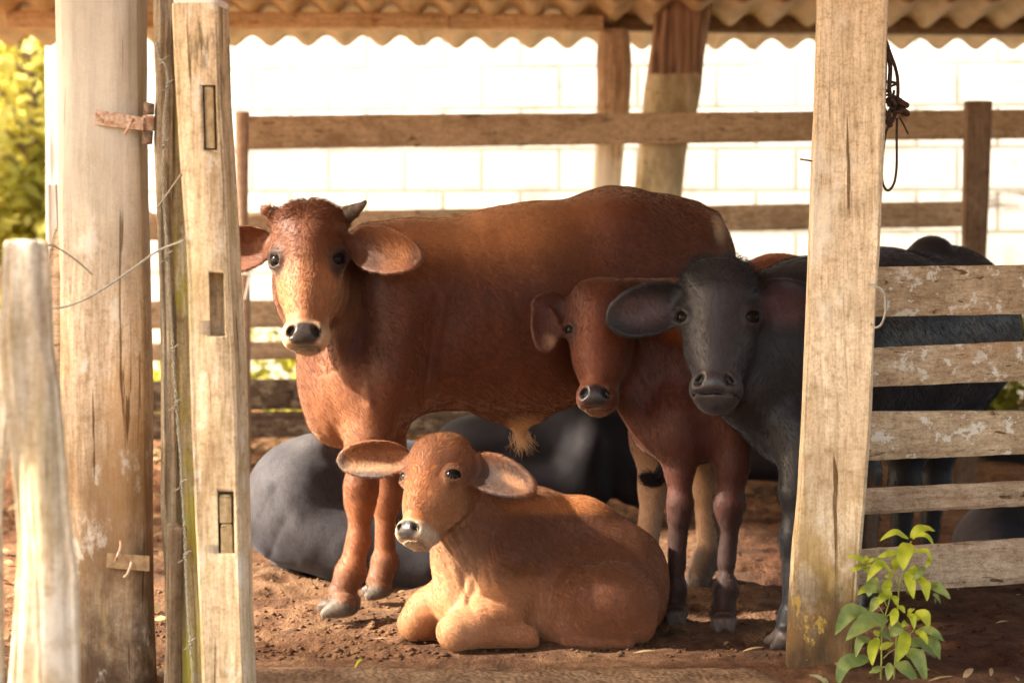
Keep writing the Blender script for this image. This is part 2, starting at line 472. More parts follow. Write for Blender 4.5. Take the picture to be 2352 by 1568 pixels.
# ---------------------------------------------------------------- timber builders
def post(name, st, mat, parent=None, nexp=4.0, depth=1.0, rot=0.0, seed=1, amp=.004, nz=110, seg=36, cap=True):
    """upright from (left px, right px, row, distance) stations, top to bottom; real cross-section, split grain"""
    st = np.array(st, float)
    st = st[np.argsort(st[:, 2])]
    yy = np.linspace(st[0, 2], st[-1, 2], nz)
    L, R, D = (np.interp(yy, st[:, 2], st[:, k]) for k in (0, 1, 3))
    a = np.linspace(0, 2 * np.pi, seg, endpoint=False)
    ca, sa = np.cos(a), np.sin(a)
    ux = np.sign(ca) * np.abs(ca) ** (2 / nexp); uy = np.sign(sa) * np.abs(sa) ** (2 / nexp)
    cr, sr = math.cos(rot), math.sin(rot)
    wid = abs(cr) + depth * abs(sr) if nexp > 5 else 1.0
    ang = np.stack([np.cos(a) * 3, np.sin(a) * 3], 1)
    rows = []
    def row(i, sc):
        hw = (R[i] - L[i]) / 2 * D[i] / F
        px = ux * hw / wid; py = uy * hw * depth / wid
        X = px * cr - py * sr; Y = px * sr + py * cr
        c = P((L[i] + R[i]) / 2, yy[i], D[i])
        q = np.stack([ang[:, 0] * 4, ang[:, 1] * 4, np.full(seg, c[2] * 1.2)], 1)
        q2 = np.stack([ang[:, 0], ang[:, 1], np.full(seg, c[2] * 5)], 1)
        dsp = amp * (vnoise(q, 1.0, seed) + .8 * vnoise(q2, 1.0, seed + 5) + .5 * vnoise(q * np.array([3, 3, 2]), 1.0, seed + 9))
        nr = np.hypot(X, Y) + 1e-9
        k = (nr + dsp) / nr * sc
        return np.stack([c[0] + X * k, c[1] + Y * k, np.full(seg, c[2])], 1)
    if cap:
        r = row(0, .02); r[:, 2] += .004; rows.append(r)
        r = row(0, .5); r[:, 2] += .004; rows.append(r)
        r = row(0, .93); r[:, 2] += .002; rows.append(r)
    for i in range(nz): rows.append(row(i, 1.0))
    K = len(rows); V = np.concatenate(rows)
    if cap: V[3 * seg:4 * seg, 2] -= .003
    Fc = []
    for i in range(K - 1):
        for j in range(seg):
            k = (j + 1) % seg
            Fc.append((i * seg + j, (i + 1) * seg + j, (i + 1) * seg + k, i * seg + k))
    Fc.append(tuple((K - 1) * seg + j for j in range(seg)))
    Fc.append(tuple(range(seg))[::-1])
    return obj(name, V, Fc, mat, parent)

def plank(name, st, mat, thick=.028, parent=None, seed=1, amp=.003, n=90):
    """horizontal board from (x px, top px, bottom px, distance) stations"""
    st = np.array(st, float)
    t = np.linspace(0, len(st) - 1, n)
    x, y0, y1, d = (np.interp(t, range(len(st)), st[:, k]) for k in range(4))
    A = np.array([P(*q) for q in zip(x, y0, d)]); B = np.array([P(*q) for q in zip(x, y1, d)])
    m = 7
    prof = []
    c = .004
    for k in range(m + 1): prof.append((k / m, -.5))
    for k in range(3): prof.append((1, -.25 + .25 * k))
    for k in range(m + 1): prof.append((1 - k / m, .5))
    for k in range(3): prof.append((0, .25 - .25 * k))
    prof = np.array(prof); S = len(prof)
    V = []
    for i in range(n):
        hgt = A[i] - B[i]
        q = B[i] + prof[:, :1] * hgt + prof[:, 1:] * np.array([0, thick, 0])
        edge = np.minimum(prof[:, 0], 1 - prof[:, 0])
        q[:, 1] += np.where(np.abs(prof[:, 1]) > .4, -np.sign(prof[:, 1]) * np.clip(.02 - edge, 0, .02) * .25, 0)
        p3 = np.stack([np.full(S, A[i][0] * 4.0), prof[:, 0] * 9, prof[:, 1] * 3], 1)
        q[:, 1] += amp * .7 * vnoise(p3, 1.0, seed)
        e = np.stack([np.full(S, A[i][0] * 7.0), np.round(prof[:, 0]) * 5, prof[:, 1] * 2], 1)
        q[:, 2] += np.where(edge < .01, amp * (.35 * vnoise(e * .5, 1.0, seed + 3) + .3 * vnoise(e * 4, 1.0, seed + 4)), 0)
        V.append(q)
    V = np.concatenate(V)
    Fc = []
    for i in range(n - 1):
        for j in range(S):
            k = (j + 1) % S
            Fc.append((i * S + j, (i + 1) * S + j, (i + 1) * S + k, i * S + k))
    Fc.append(tuple(range(S))); Fc.append(tuple((n - 1) * S + j for j in range(S))[::-1])
    o = obj(name, V, Fc, mat, parent, smooth=False)
    return o

def wire(name, pts, rad, mat, parent=None, n=60, seg=8):
    """a rod or wire through (x px, y px, distance) points"""
    c = catmull([P(*p) for p in pts], n)
    v, f = tube(c, rad, seg)
    return obj(name, v, f, mat, parent)

# ---------------------------------------------------------------- the ground
def ground_z(x, y):
    p = np.stack([x, y, np.zeros_like(x)], 1)
    near = np.clip((11.0 - np.hypot(x, y - 4)) / 4, 0, 1)
    z = near * (.016 * fbm(p, 2.2, 1, 3) + .011 * fbm(p * np.array([1, .8, 1]), 9.0, 5, 2) + .008 * np.abs(vnoise(p, 24.0, 9)))
    z = z - .010
    z += .16 * np.exp(-((y - 8.15) / .35) ** 2) * np.clip((-.55 - x) / .4, 0, 1) * (1 + .5 * vnoise(p, 3.0, 3))    # litter banked along the back fence
    z += .20 * np.clip((y - 9.0) / 1.0, 0, 1)
    if len(x) > 10:
        rh = np.random.default_rng(6)
        for hx, hy, a in zip(rh.uniform(-1.3, 1.2, 230), rh.uniform(4.75, 8.2, 230), rh.uniform(0, 3.1, 230)):
            sel = np.nonzero((np.abs(x - hx) < .12) & (np.abs(y - hy) < .12))[0]
            if not len(sel): continue
            u = (x[sel] - hx) * math.cos(a) + (y[sel] - hy) * math.sin(a); v = -(x[sel] - hx) * math.sin(a) + (y[sel] - hy) * math.cos(a)
            r = np.hypot(u / .052, v / .040)
            z[sel] += -.016 * np.exp(-r ** 4) + .007 * np.exp(-((r - 1.35) / .3) ** 2) + .006 * np.exp(-(v / .008) ** 2 - (u / .04) ** 2)
    inpen = np.clip((x + .9) / .2, 0, 1) * np.clip((.72 - x) / .1, 0, 1) * np.clip((y - 3.0) / .1, 0, 1) * np.clip((4.95 - y) / .12, 0, 1)
    return z * (1 - .75 * inpen)
def axis(a0, a1, step, far):
    fine = np.arange(a0, a1 + step / 2, step)
    out, s, q = [], step, 0
    while q < far:
        s *= 1.35; q += s; out.append(q)
    out = np.array(out)
    return np.concatenate([a0 - out[::-1], fine, a1 + out])
gx = axis(-2.9, 2.9, .022, 150.0); gy = axis(3.4, 9.4, .022, 150.0)
GX, GY = np.meshgrid(gx, gy, indexing='ij')
gz = ground_z(GX.ravel(), GY.ravel())
nx_, ny_ = GX.shape
I = np.arange(nx_ * ny_).reshape(nx_, ny_)
gf = np.stack([I[:-1, :-1], I[1:, :-1], I[1:, 1:], I[:-1, 1:]], -1).reshape(-1, 4)
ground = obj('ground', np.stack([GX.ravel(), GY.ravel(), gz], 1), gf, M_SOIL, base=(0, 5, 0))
tag(ground, 'trampled reddish brown soil of the cattle pen', kind='structure')

def clods():
    rnd = random.Random(4)
    parts = []
    for k in range(4200):
        y = rnd.uniform(4.75, 9.0) if rnd.random() < .8 else rnd.uniform(4.72, 5.4)
        x = rnd.uniform(-.30, .34) * y
        if rnd.random() < .35: x = rnd.uniform(-.18, -.02) * y
        if x < -.9 and rnd.random() < .3: continue
        r = rnd.uniform(.002, .0075) * (1.7 if rnd.random() < .07 else 1)
        z = float(ground_z(np.array([x]), np.array([y]))[0])
        V = []
        for (a, b, c) in ((1, 0, 0), (0, 1, 0), (-1, 0, 0), (0, -1, 0), (0, 0, .8), (0, 0, -.6)):
            s = rnd.uniform(.6, 1.35)
            V.append((x + a * r * s * 1.4, y + b * r * s, z + r * .3 + c * r * s))
        parts.append((V, [(0, 1, 4), (1, 2, 4), (2, 3, 4), (3, 0, 4), (1, 0, 5), (2, 1, 5), (3, 2, 5), (0, 3, 5)]))
    v, f = join(parts)
    o = obj('soil_clods', v, f, M_SOIL, base=(0, 6, 0), smooth=True)
    tag(o, 'loose crumbs and clods of brown soil strewn over the pen floor', kind='stuff')
clods()

M_STRAW = simple('straw', (.24, .15, .07), (.40, .28, .14), 60, .7)
def litter():
    rnd = random.Random(9)
    parts = []
    def blade(x, y, l, w, a, tilt, lift=.004):
        z = float(ground_z(np.array([x]), np.array([y]))[0]) + lift
        d = np.array([math.cos(a), math.sin(a), tilt]); n = np.array([-math.sin(a), math.cos(a), .5])
        c = np.array([x, y, z])
        V, Fc = [], []
        for i in range(5):
            t = i / 4
            q = c + d * l * (t - .5) + np.array([0, 0, (.05 + .08 * tilt) * l * math.sin(t * 3.14)])
            ww = w * (.3 + math.sin(t * 3.14))
            V += [q - n * ww / 2, q + n * ww / 2]
        for i in range(4): Fc.append((2 * i, 2 * i + 2, 2 * i + 3, 2 * i + 1))
        parts.append((V, Fc))
    for k in range(200):
        y = rnd.uniform(4.8, 8.4); x = rnd.uniform(-.15, .3) * y
        blade(x, y, rnd.uniform(.015, .06), rnd.uniform(.002, .006), rnd.uniform(0, 3.14), rnd.uniform(-.1, .15))
    for k in range(24): blade(rnd.uniform(.68, 1.3), rnd.uniform(4.35, 4.8), rnd.uniform(.02, .07), rnd.uniform(.003, .012), rnd.uniform(0, 3.14), rnd.uniform(-.1, .4))
    for k in range(330):   # dead leaves by the back fence and outside on the left
        if k % 2: y = rnd.uniform(7.4, 8.4); x = rnd.uniform(-1.5, -.7)
        else: y = rnd.uniform(4.3, 7.5); x = rnd.uniform(-.26, -.17) * y
        blade(x, y, rnd.uniform(.02, .07), rnd.uniform(.008, .025), rnd.uniform(0, 3.14), rnd.uniform(-.2, .3), .01)
    v, f = join(parts)
    o = obj('straw_litter', v, f, M_STRAW, base=(0, 6, 0))
    tag(o, 'scattered straw and dry leaf litter on the soil', kind='stuff')
litter()

# rough concrete threshold slab at the pen entrance
def slab():
    xs = np.linspace(-.86, .70, 150); ys = np.linspace(2.6, 4.745, 130)
    X, Y = np.meshgrid(xs, ys, indexing='ij')
    p = np.stack([X.ravel(), Y.ravel(), 0 * X.ravel()], 1)
    yo = 4.72 + .02 * vnoise(p * np.array([1, 0, 0]), 5.0, 3) + .012 * vnoise(p * np.array([1, 0, 0]), 22, 4)
    ey = np.clip((yo - Y.ravel()) / .16, 0, 1)
    xr = .655 - .03 * np.clip((Y.ravel() - 4.35) / .4, 0, 1) + .015 * vnoise(p * np.array([0, 1, 0]), 7, 2)
    ex = np.clip((xr - X.ravel()) / .10, 0, 1)
    e = np.sqrt(np.clip(ey, 0, 1)) * np.sqrt(np.clip(ex * (2 - ex), 0, 1))
    Z = -.045 + .062 * e + e * (.006 * fbm(p, 6, 2, 3) + .003 * np.abs(vnoise(p, 40, 8)))
    I = np.arange(X.size).reshape(X.shape)
    f = np.stack([I[:-1, :-1], I[1:, :-1], I[1:, 1:], I[:-1, 1:]], -1).reshape(-1, 4)
    o = obj('threshold_slab', np.stack([X.ravel(), Y.ravel(), Z], 1), f, slab_mat(), base=(0, 4.0, 0))
    tag(o, 'rough pebbly concrete threshold across the pen entrance', 'slab')
slab()

# ---------------------------------------------------------------- white block wall behind the pen
def wall():
    x0, x1, y0, y1, z0, z1 = -2.36, 6.5, 10.3, 10.45, -.1, 2.55
    V, Fc = [], []
    nx, nz = 120, 36
    for i in range(nx + 1):
        for j in range(nz + 1):
            V.append((x0 + (x1 - x0) * i / nx, y0 - .105 * (x0 + (x1 - x0) * i / nx + .9), z0 + (z1 - z0) * j / nz))
    id_ = lambda i, j: i * (nz + 1) + j
    for i in range(nx):
        for j in range(nz): Fc.append((id_(i, j), id_(i + 1, j), id_(i + 1, j + 1), id_(i, j + 1)))
    b = len(V)
    V += [(x, y1 - .105 * (x + .9), z) for x, z in ((x0, z0), (x1, z0), (x1, z1), (x0, z1))]
    Fc += [(b + 1, b, b + 3, b + 2), (id_(0, 0), id_(0, nz), b + 3, b), (id_(nx, 0), b + 1, b + 2, id_(nx, nz)), (id_(0, nz), id_(nx, nz), b + 2, b + 3)]
    o = obj('block_wall', V, Fc, wall_mat(), smooth=False)
    tag(o, 'white painted concrete block wall behind the cattle pen', 'wall')
wall()

# ---------------------------------------------------------------- corrugated roof over the pen
def roof():
    root = empty('corrugated_roof', (0, 6.5, 1.92), 'weathered corrugated sheet roof with scalloped edge above the pen', 'roof')
    m = roof_mat()
    pitch = .177
    def sheet(x0, x1, ya, yb, za, zb, ph):
        n = int((x1 - x0) / pitch * 14); xs = np.linspace(x0, x1, n); rows = []
        for t in np.linspace(0, 1, 24):
            y = ya + (yb - ya) * t; z = za + (zb - za) * t
            w = .026 * np.cos(2 * np.pi * (xs - ph) / pitch)
            rows.append(np.stack([xs, np.full(n, y), z - w + .026], 1))
        up = np.concatenate(rows); lo = up.copy(); up[:, 2] += .007
        V = np.concatenate([lo, up]); N = len(lo); Fc = []
        for i in range(23):
            for j in range(n - 1):
                q = (i * n + j, i * n + j + 1, (i + 1) * n + j + 1, (i + 1) * n + j)
                Fc.append(q); Fc.append(tuple(k + N for k in q[::-1]))
        for i in range(23):
            for j in (0, n - 1): Fc.append((i * n + j, (i + 1) * n + j, (i + 1) * n + j + N, i * n + j + N))
        for j in range(n - 1):
            for i in (0, 23): Fc.append((i * n + j, i * n + j + 1, i * n + j + 1 + N, i * n + j + N))
        return obj('roof_sheet', V, Fc, m, root)
    # lower course at the far eave (three sheets), then nearer courses climbing towards the front, lapped over it
    ph = (640 - CX) * 9.5 / F + .30 * pitch - .09
    sheet(-2.42, -.40, 9.50, 8.40, 1.918, 2.010, ph)
    sheet(-.42, .55, 9.50, 8.40, 1.908, 2.002, ph)
    sheet(.53, 6.5, 9.50, 8.40, 1.903, 1.998, ph)
    sheet(-2.40, 6.5, 8.72, 6.2, 1.992, 2.205, ph + .01)
    sheet(-2.44, 6.5, 6.35, 2.0, 2.205, 2.58, ph)  # front reach, out of view, lengthened to hold back front light
roof()
b1 = empty('roof_beam', P(700, 70, 8.72), 'long pale squared roof beam under the corrugated sheets', 'beam', 'beams under the roof')
plank('timber', [(20, 25, 66, 8.72), (140, 27, 67, 8.72), (520, 30, 67, 8.74), (900, 31, 68, 8.74), (1030, 31.5, 68.5, 8.74)], WOOD['beam'], .09, b1, 3, .004)
plank('splice', [(1032, 33, 69, 8.76), (1200, 34, 70, 8.76), (1385, 37, 72, 8.78)], WOOD['beam'], .085, b1, 5, .004)
b2 = plank('roof_beam', [(1300, 36, 70, 8.90), (1800, 42, 77, 8.98), (2500, 48, 82, 9.05)], WOOD['beam_shade'], .08, None, 7, .004)
tag(b2, 'roof beam darkened for shade to the right of the leaning post', 'beam', 'beams under the roof')

# ---------------------------------------------------------------- posts at the back
o = post('shed_post', [(1376, 1440, 68, 8.86), (1372, 1447, 130, 8.86), (1372, 1448, 200, 8.86), (1371, 1444, 270, 8.86), (1366, 1432, 340, 8.86), (1362, 1426, 430, 8.86), (1366, 1432, 700, 8.86), (1366, 1432, 1090, 8.86)], WOOD['shed_post'], None, 3.0, .9, 0, 3, .006)
tag(o, 'crooked hewn shed post with whitewashed foot beside the leaning post', 'post', 'posts holding the shed roof')
o = post('shed_post', [(1512, 1650, -40, 8.7), (1506, 1638, 0, 8.7), (1500, 1625, 60, 8.7), (1491, 1614, 130, 8.7), (1480, 1606, 200, 8.7), (1473, 1593, 270, 8.7), (1467, 1578, 340, 8.7), (1460, 1563, 430, 8.7), (1440, 1530, 700, 8.7), (1410, 1500, 1080, 8.7)], WOOD['leaning'], None, 3.2, .85, 0, 8, .008)
tag(o, 'leaning shed post stained dark above and pale below', 'post', 'posts holding the shed roof')

# ---------------------------------------------------------------- board fence behind the cattle
fen = empty('board_fence', P(1200, 1100, 8.4), 'weathered board fence with wide gaps along the back of the pen', 'fence')
def fd(x): return 8.15 + (x - 560) / 1800 * .75
def frail(ys, mat='fence', x0=560, x1=2520, seed=1):
    xs = np.linspace(x0, x1, 6)
    st = []
    for x in xs:
        t = (x - 560) / (1860 - 560)
        st.append((x, ys[0] + (ys[2] - ys[0]) * t, ys[1] + (ys[3] - ys[1]) * t, fd(x)))
    plank('rail', st, WOOD[mat], .03, fen, seed, .005, 140)
frail((267, 343, 256, 325), 'fence', 566, 2520, 1)
frail((488, 548, 468, 527), 'fence', 330, 2240, 2)
frail((690, 752, 676, 738), 'fence', 330, 2240, 3)
frail((786, 826, 770, 812), 'fence', 330, 2240, 4)
frail((872, 941, 850, 918), 'fence_dark', 330, 2240, 5)
frail((947, 1005, 925, 980), 'fence_dark', 330, 2240, 6)
frail((486, 545, 484, 543), 'fence', 150, 348, 8)
frail((614, 655, 612, 653), 'fence', -60, 60, 9)
post('upright', [(2216, 2278, 234, 8.16), (2212, 2270, 450, 8.16), (2209, 2262, 610, 8.16), (2206, 2250, 880, 8.16), (2180, 2240, 1060, 8.16), (2178, 2238, 1112, 8.16)], WOOD['upright'], fen, 9, .5, .06, 4, .002)
o = post('pole', [(540, 574, 259, 7.95), (541, 572, 265, 7.95), (544, 570, 500, 7.95), (549, 576, 720, 7.95), (553, 576, 950, 7.95), (553, 576, 1125, 7.95)], M_POLE, None, 2.0, 1.0, 0, 3, .0015)
tag(o, 'slim brown pole standing at the end of the back fence', 'pole')
o = wire('latch_rod', [(548, 629, 7.85), (566, 628, 7.84), (573, 632, 7.84), (570, 655, 7.84), (563, 688, 7.84)], .006, M_WHITE)
tag(o, 'bent pale metal rod hooked on the slim brown pole', 'rod')

# left end of the wall: bright pillar, stub post
o = post('pillar', [(110, 146, 40, 9.9), (113, 146, 460, 9.9), (113, 146, 1010, 9.9)], M_WHITE, None, 8, 1.0, 0, 2, .004)
tag(o, 'bright white pillar beside the leafy trees on the left', 'pillar')
o = post('stub_post', [(108, 134, 424, 6.6), (110, 136, 560, 6.6), (112, 138, 1243, 6.6)], WOOD['shed_post'], None, 8, .8, .2, 5, .003)
tag(o, 'short pale brown stub post behind the big gate post', 'post')

# ---------------------------------------------------------------- gate posts in front
big = empty('gate_post', P(245, 1588, 4.4), 'massive pale grey gate post with a rusty hinge strap', 'post', 'posts at the pen entrance')
post('timber', [(134, 331, -60, 4.4), (137, 330, 60, 4.4), (141, 331, 200, 4.4), (142, 332, 300, 4.4), (143, 335, 420, 4.4), (145, 339, 560, 4.4), (143, 343, 680, 4.4), (146, 346, 800, 4.4), (145, 347, 920, 4.4), (150, 346, 1050, 4.4), (158, 346, 1200, 4.4), (168, 348, 1350, 4.4), (180, 352, 1500, 4.4), (184, 355, 1600, 4.4)], WOOD['grey_post'], big, 3.6, .95, 0, 12, .0045, 170, 48)
plk = post('side_board', [(128, 143, 528, 4.37), (118, 146, 570, 4.36), (110, 149, 640, 4.35), (112, 150, 700, 4.35), (116, 147, 900, 4.35), (124, 148, 1100, 4.36), (130, 160, 1600, 4.36)], WOOD['fence'], big, 7, .9, 0, 14, .003)
dp = 4.4 - .0945
pl = []
hg = obj('hinge', *join([
    (lambda c: ([P(x, y, d) for x, y, d in c], [(0, 1, 2, 3), (7, 6, 5, 4), (0, 4, 5, 1), (1, 5, 6, 2), (2, 6, 7, 3), (3, 7, 4, 0)]))(
        [(220, 252, dp - .008), (330, 270, dp - .004), (329, 300, dp - .004), (218, 286, dp - .008), (220, 252, dp + .012), (330, 270, dp + .02), (329, 300, dp + .02), (218, 286, dp + .012)]),
    tube([P(342, 266, dp + .02), P(340, 300, dp + .02)], .0135, 14)]), M_RUST, big, smooth=False)
v1 = tube([P(343, 236, dp + .02), P(342.5, 238, dp + .02), P(342, 264, dp + .02)], [.008, .0115, .0115], 14)
v2 = tube([P(340, 301, dp + .02), P(338, 330, dp + .02), P(338, 332, dp + .02)], [.0115, .0115, .008], 14)
obj('hinge_pin', *v1, M_IRON, hg); obj('hinge_pin', *v2, M_IRON, hg)
wire('bent_nail', [(308, 277, dp - .012), (304, 275, dp - .02), (298, 288, dp - .022), (286, 310, dp - .016)], .0034, M_RUST, big, 20)
h2 = obj('lower_hinge', [P(x, y, d) for x, y, d in [(246, 1269, dp - .010), (343, 1276, dp - .004), (343, 1311, dp - .004), (245, 1303, dp - .010), (246, 1269, dp + .02), (343, 1276, dp + .02), (343, 1311, dp + .02), (245, 1303, dp + .02)]],
    [(0, 1, 2, 3), (7, 6, 5, 4), (0, 4, 5, 1), (1, 5, 6, 2), (2, 6, 7, 3), (3, 7, 4, 0)], simple('muddy_iron', (.20, .12, .055), (.40, .28, .15), 60), big, smooth=False)
wire('bent_nail', [(276, 1242, dp - .012), (278, 1252, dp - .022), (272, 1270, dp - .024), (266, 1286, dp - .014)], .003, M_RUST, big, 20)
wire('bent_nail', [(302, 1290, dp - .012), (300, 1300, dp - .022), (292, 1318, dp - .02), (286, 1324, dp - .012)], .003, M_RUST, big, 20)

mor = empty('mortised_post', P(490, 1630, 4.2), 'squared post with three mortise slots and white topped end', 'post', 'posts at the pen entrance')
def mortised():
    tim = post('timber', [(400, 521, 12, 4.2), (405, 523, 120, 4.2), (412, 526, 250, 4.2), (418, 533, 350, 4.2), (425, 539, 450, 4.2), (434, 545, 570, 4.2), (440, 553, 750, 4.2), (441, 558, 800, 4.2), (447, 566, 1000, 4.2), (455, 572, 1200, 4.2), (464, 577, 1400, 4.2), (470, 584, 1568, 4.2), (472, 586, 1660, 4.2)], WOOD['mortise'], mor, 14, .95, math.radians(-7), 22, .0022, 170, 60)
    fr = 4.2 - .052
    cut = []
    for (x0, x1, y0, y1, lean) in ((465, 499, 196, 345, 4), (480, 517, 626, 772, 3), (500, 539, 1128, 1270, 2)):
        for dd in (0,): 
            c = [P(x0, y0, fr - .04), P(x1 - lean, y0, fr - .04), P(x1, y1, fr - .04), P(x0 + lean, y1, fr - .04), P(x0, y0, fr + .055), P(x1 - lean, y0, fr + .055), P(x1, y1, fr + .055), P(x0 + lean, y1, fr + .055)]
            cut.append((c, [(0, 1, 2, 3), (7, 6, 5, 4), (1, 0, 4, 5), (2, 1, 5, 6), (3, 2, 6, 7), (0, 3, 7, 4)]))
    v, f = join(cut)
    co = obj('cutter', v, f, None, mor, smooth=False)
    bm = bmesh.new(); bm.from_mesh(co.data); bmesh.ops.recalc_face_normals(bm, faces=bm.faces); bm.to_mesh(co.data); bm.free()
    bm = bmesh.new(); bm.from_mesh(tim.data); bmesh.ops.recalc_face_normals(bm, faces=bm.faces); bm.to_mesh(tim.data); bm.free()
    md = tim.modifiers.new('slots', 'BOOLEAN'); md.object = co; md.operation = 'DIFFERENCE'; md.solver = 'EXACT'
    bpy.context.view_layer.update()
    me = bpy.data.meshes.new_from_object(tim.evaluated_get(bpy.context.evaluated_depsgraph_get()))
    tim.modifiers.clear(); tim.data = me
    bpy.data.objects.remove(co)
    def plug(x0, x1, y0, y1, lean, seed, dz=.002):
        post('plug', [(x0, x1 - lean, y0, fr + .02), (x0 + lean * .5, x1 - lean * .5, (y0 + y1) / 2, fr + .02), (x0 + lean, x1, y1, fr + .02)], M_PLUG, mor, 9, 1.0, 0, seed, .0012, 30, 28)
    plug(470, 495, 203, 341, 4, 3)
    plug(505, 533, 1138, 1198, 1, 4)
    plug(509, 537, 1205, 1267, 1, 5)
    cp = post('white_cap', [(402, 520, 9, 4.2), (402.5, 520.5, 13, 4.2), (403, 521, 26, 4.2)], M_WHITE, mor, 10, .94, math.radians(-7), 22, .002, 12, 60)  # white cap over the top end
    cp.location = (0, 0, .006)
mortised()

o = post('split_stake', [(356, 394, -40, 4.33), (358, 398, 60, 4.33), (358, 392, 130, 4.33), (362, 396, 200, 4.33), (359, 394, 320, 4.33), (364, 396, 480, 4.33), (368, 398, 650, 4.33), (371, 402, 800, 4.33), (372, 405, 1000, 4.33), (374, 407, 1150, 4.33), (380, 404, 1280, 4.33), (384, 398, 1425, 4.33), (384, 396, 1605, 4.33)], WOOD['stake'], None, 3.0, 1.1, .3, 31, .006, 150)
tag(o, 'thin grey split stake wrapped with barbed wire', 'stake', 'stakes between the gate posts')
o = post('lichen_stake', [(385, 412, 0, 4.36), (388, 416, 200, 4.36), (388, 424, 400, 4.36), (390, 432, 640, 4.36), (396, 440, 850, 4.36), (402, 450, 1050, 4.36), (408, 462, 1250, 4.36), (416, 470, 1420, 4.36), (422, 476, 1605, 4.36)], WOOD['lichen'], None, 3.0, .8, -.2, 33, .004, 150)
tag(o, 'stake yellowed with lichen beside the mortised post', 'stake', 'stakes between the gate posts')
o = post('short_stake', [(383, 418, 1205, 4.28), (384, 432, 1215, 4.28), (384, 420, 1300, 4.28), (384, 416, 1420, 4.28), (384, 414, 1625, 4.28)], WOOD['dark_stake'], None, 3.5, .8, .2, 35, .004)
tag(o, 'short dark stake low down between the gate posts', 'stake', 'stakes between the gate posts')

o = post('rough_post', [(20, 104, 556, 3.3), (18, 107, 575, 3.3), (14, 112, 650, 3.3), (8, 122, 800, 3.3), (20, 138, 900, 3.3), (28, 146, 1000, 3.3), (40, 153, 1120, 3.3), (46, 160, 1220, 3.3), (44, 172, 1310, 3.3), (34, 176, 1440, 3.3), (24, 180, 1568, 3.3), (18, 186, 1960, 3.3)], WOOD['front_post'], None, 6.5, .5, .2, 41, .009, 130, 44)
tag(o, 'rough cracked post nearest the viewer on the left', 'post', 'posts at the pen entrance')
o = post('rough_post', [(-60, 16, 715, 3.5), (-60, 22, 790, 3.5), (-60, 28, 950, 3.5), (-60, 16, 1040, 3.5), (-60, 6, 1100, 3.5), (-60, -4, 1870, 3.5)], WOOD['front_post'], None, 3, .8, 0, 44, .006)
tag(o, 'pale post cut by the left edge of the picture', 'post', 'posts at the pen entrance')

rpost = empty('gate_post', P(1890, 1536, 4.68), 'pale squared gate post with mossy dark foot beside the weed', 'post', 'posts at the pen entrance')
post('timber', [(1871, 2044, -60, 4.68), (1869, 2042, 60, 4.68), (1863, 2038, 250, 4.68), (1852, 2026, 520, 4.68), (1845, 2017, 720, 4.68), (1834, 2003, 980, 4.68), (1826, 1993, 1130, 4.68), (1816, 1983, 1250, 4.68), (1809, 1972, 1400, 4.68), (1804, 1965, 1500, 4.68), (1803, 1962, 1550, 4.68)], WOOD['right_post'], rpost, 18, .95, math.radians(-7.5), 51, .0036, 170, 64)
wire('nail', [(1838, 366, 4.64), (1852, 368, 4.66), (1870, 371, 4.68)], .0025, M_IRON, rpost, 12)
o = wire('hook', [(1996, 652, 4.60), (2014, 658, 4.58), (2029, 668, 4.57), (2034, 690, 4.57), (2033, 720, 4.57), (2024, 745, 4.57), (2010, 752, 4.58), (2000, 744, 4.59)], .0028, M_WIRE, rpost, 40)

# ---------------------------------------------------------------- slatted gate on the right
gate = empty('slatted_gate', P(2200, 1500, 4.95), 'low gate of five pale boards right of the squared post', 'gate')
def gd(x): return 4.86 + (x - 1990) / 362 * .10
def grail(l, r, mat, seed, dz=0):
    st = []
    for x in (1955, 2080, 2200, 2352, 2620):
        t = (x - 1990) / 362
        st.append((x, l[0] + (r[0] - l[0]) * t, l[1] + (r[1] - l[1]) * t, gd(x)))
    plank('board', st, WOOD[mat], .028, gate, seed, .0035, 120)
grail((614, 727), (608, 720), 'gate_rail', 11)
grail((800, 887), (784, 874), 'gate_rail', 12)
grail((945, 1056), (943, 1041), 'gate_rail', 13)
grail((1121, 1180), (1104, 1161), 'gate_rail_plain', 14)
grail((1260, 1359), (1235, 1337), 'gate_rail_plain', 15)
post('stile', [(2640, 2700, 560, 5.05), (2640, 2700, 1460, 5.05)], WOOD['right_post'], gate, 9, .7, 0, 3, .002)

# ---------------------------------------------------------------- wires, barbed wire, rope
wr = wire('loose_wire', [(90, 563, 4.22), (112, 563, 4.22), (125, 566, 4.23), (150, 580, 4.26), (180, 602, 4.28), (212, 631, 4.295)], .0019, M_WIRE)
tag(wr, 'short loose wire end curling across the big grey post', 'wire', 'wires round the gate posts')
wr = wire('loose_wire', [(120, 708, 4.27), (150, 704, 4.27), (200, 685, 4.26), (260, 648, 4.26), (320, 606, 4.25), (350, 584, 4.25), (385, 566, 4.24), (424, 552, 4.15)], .0024, M_WIRE)
tag(wr, 'long wire strand sagging from the big grey post to the stakes', 'wire', 'wires round the gate posts')
wr = wire('loose_wire', [(360, 478, 4.27), (372, 462, 4.25), (388, 440, 4.24), (402, 420, 4.2), (416, 400, 4.16)], .0019, M_WIRE)
tag(wr, 'short slanting wire tied between stake and mortised post', 'wire', 'wires round the gate posts')
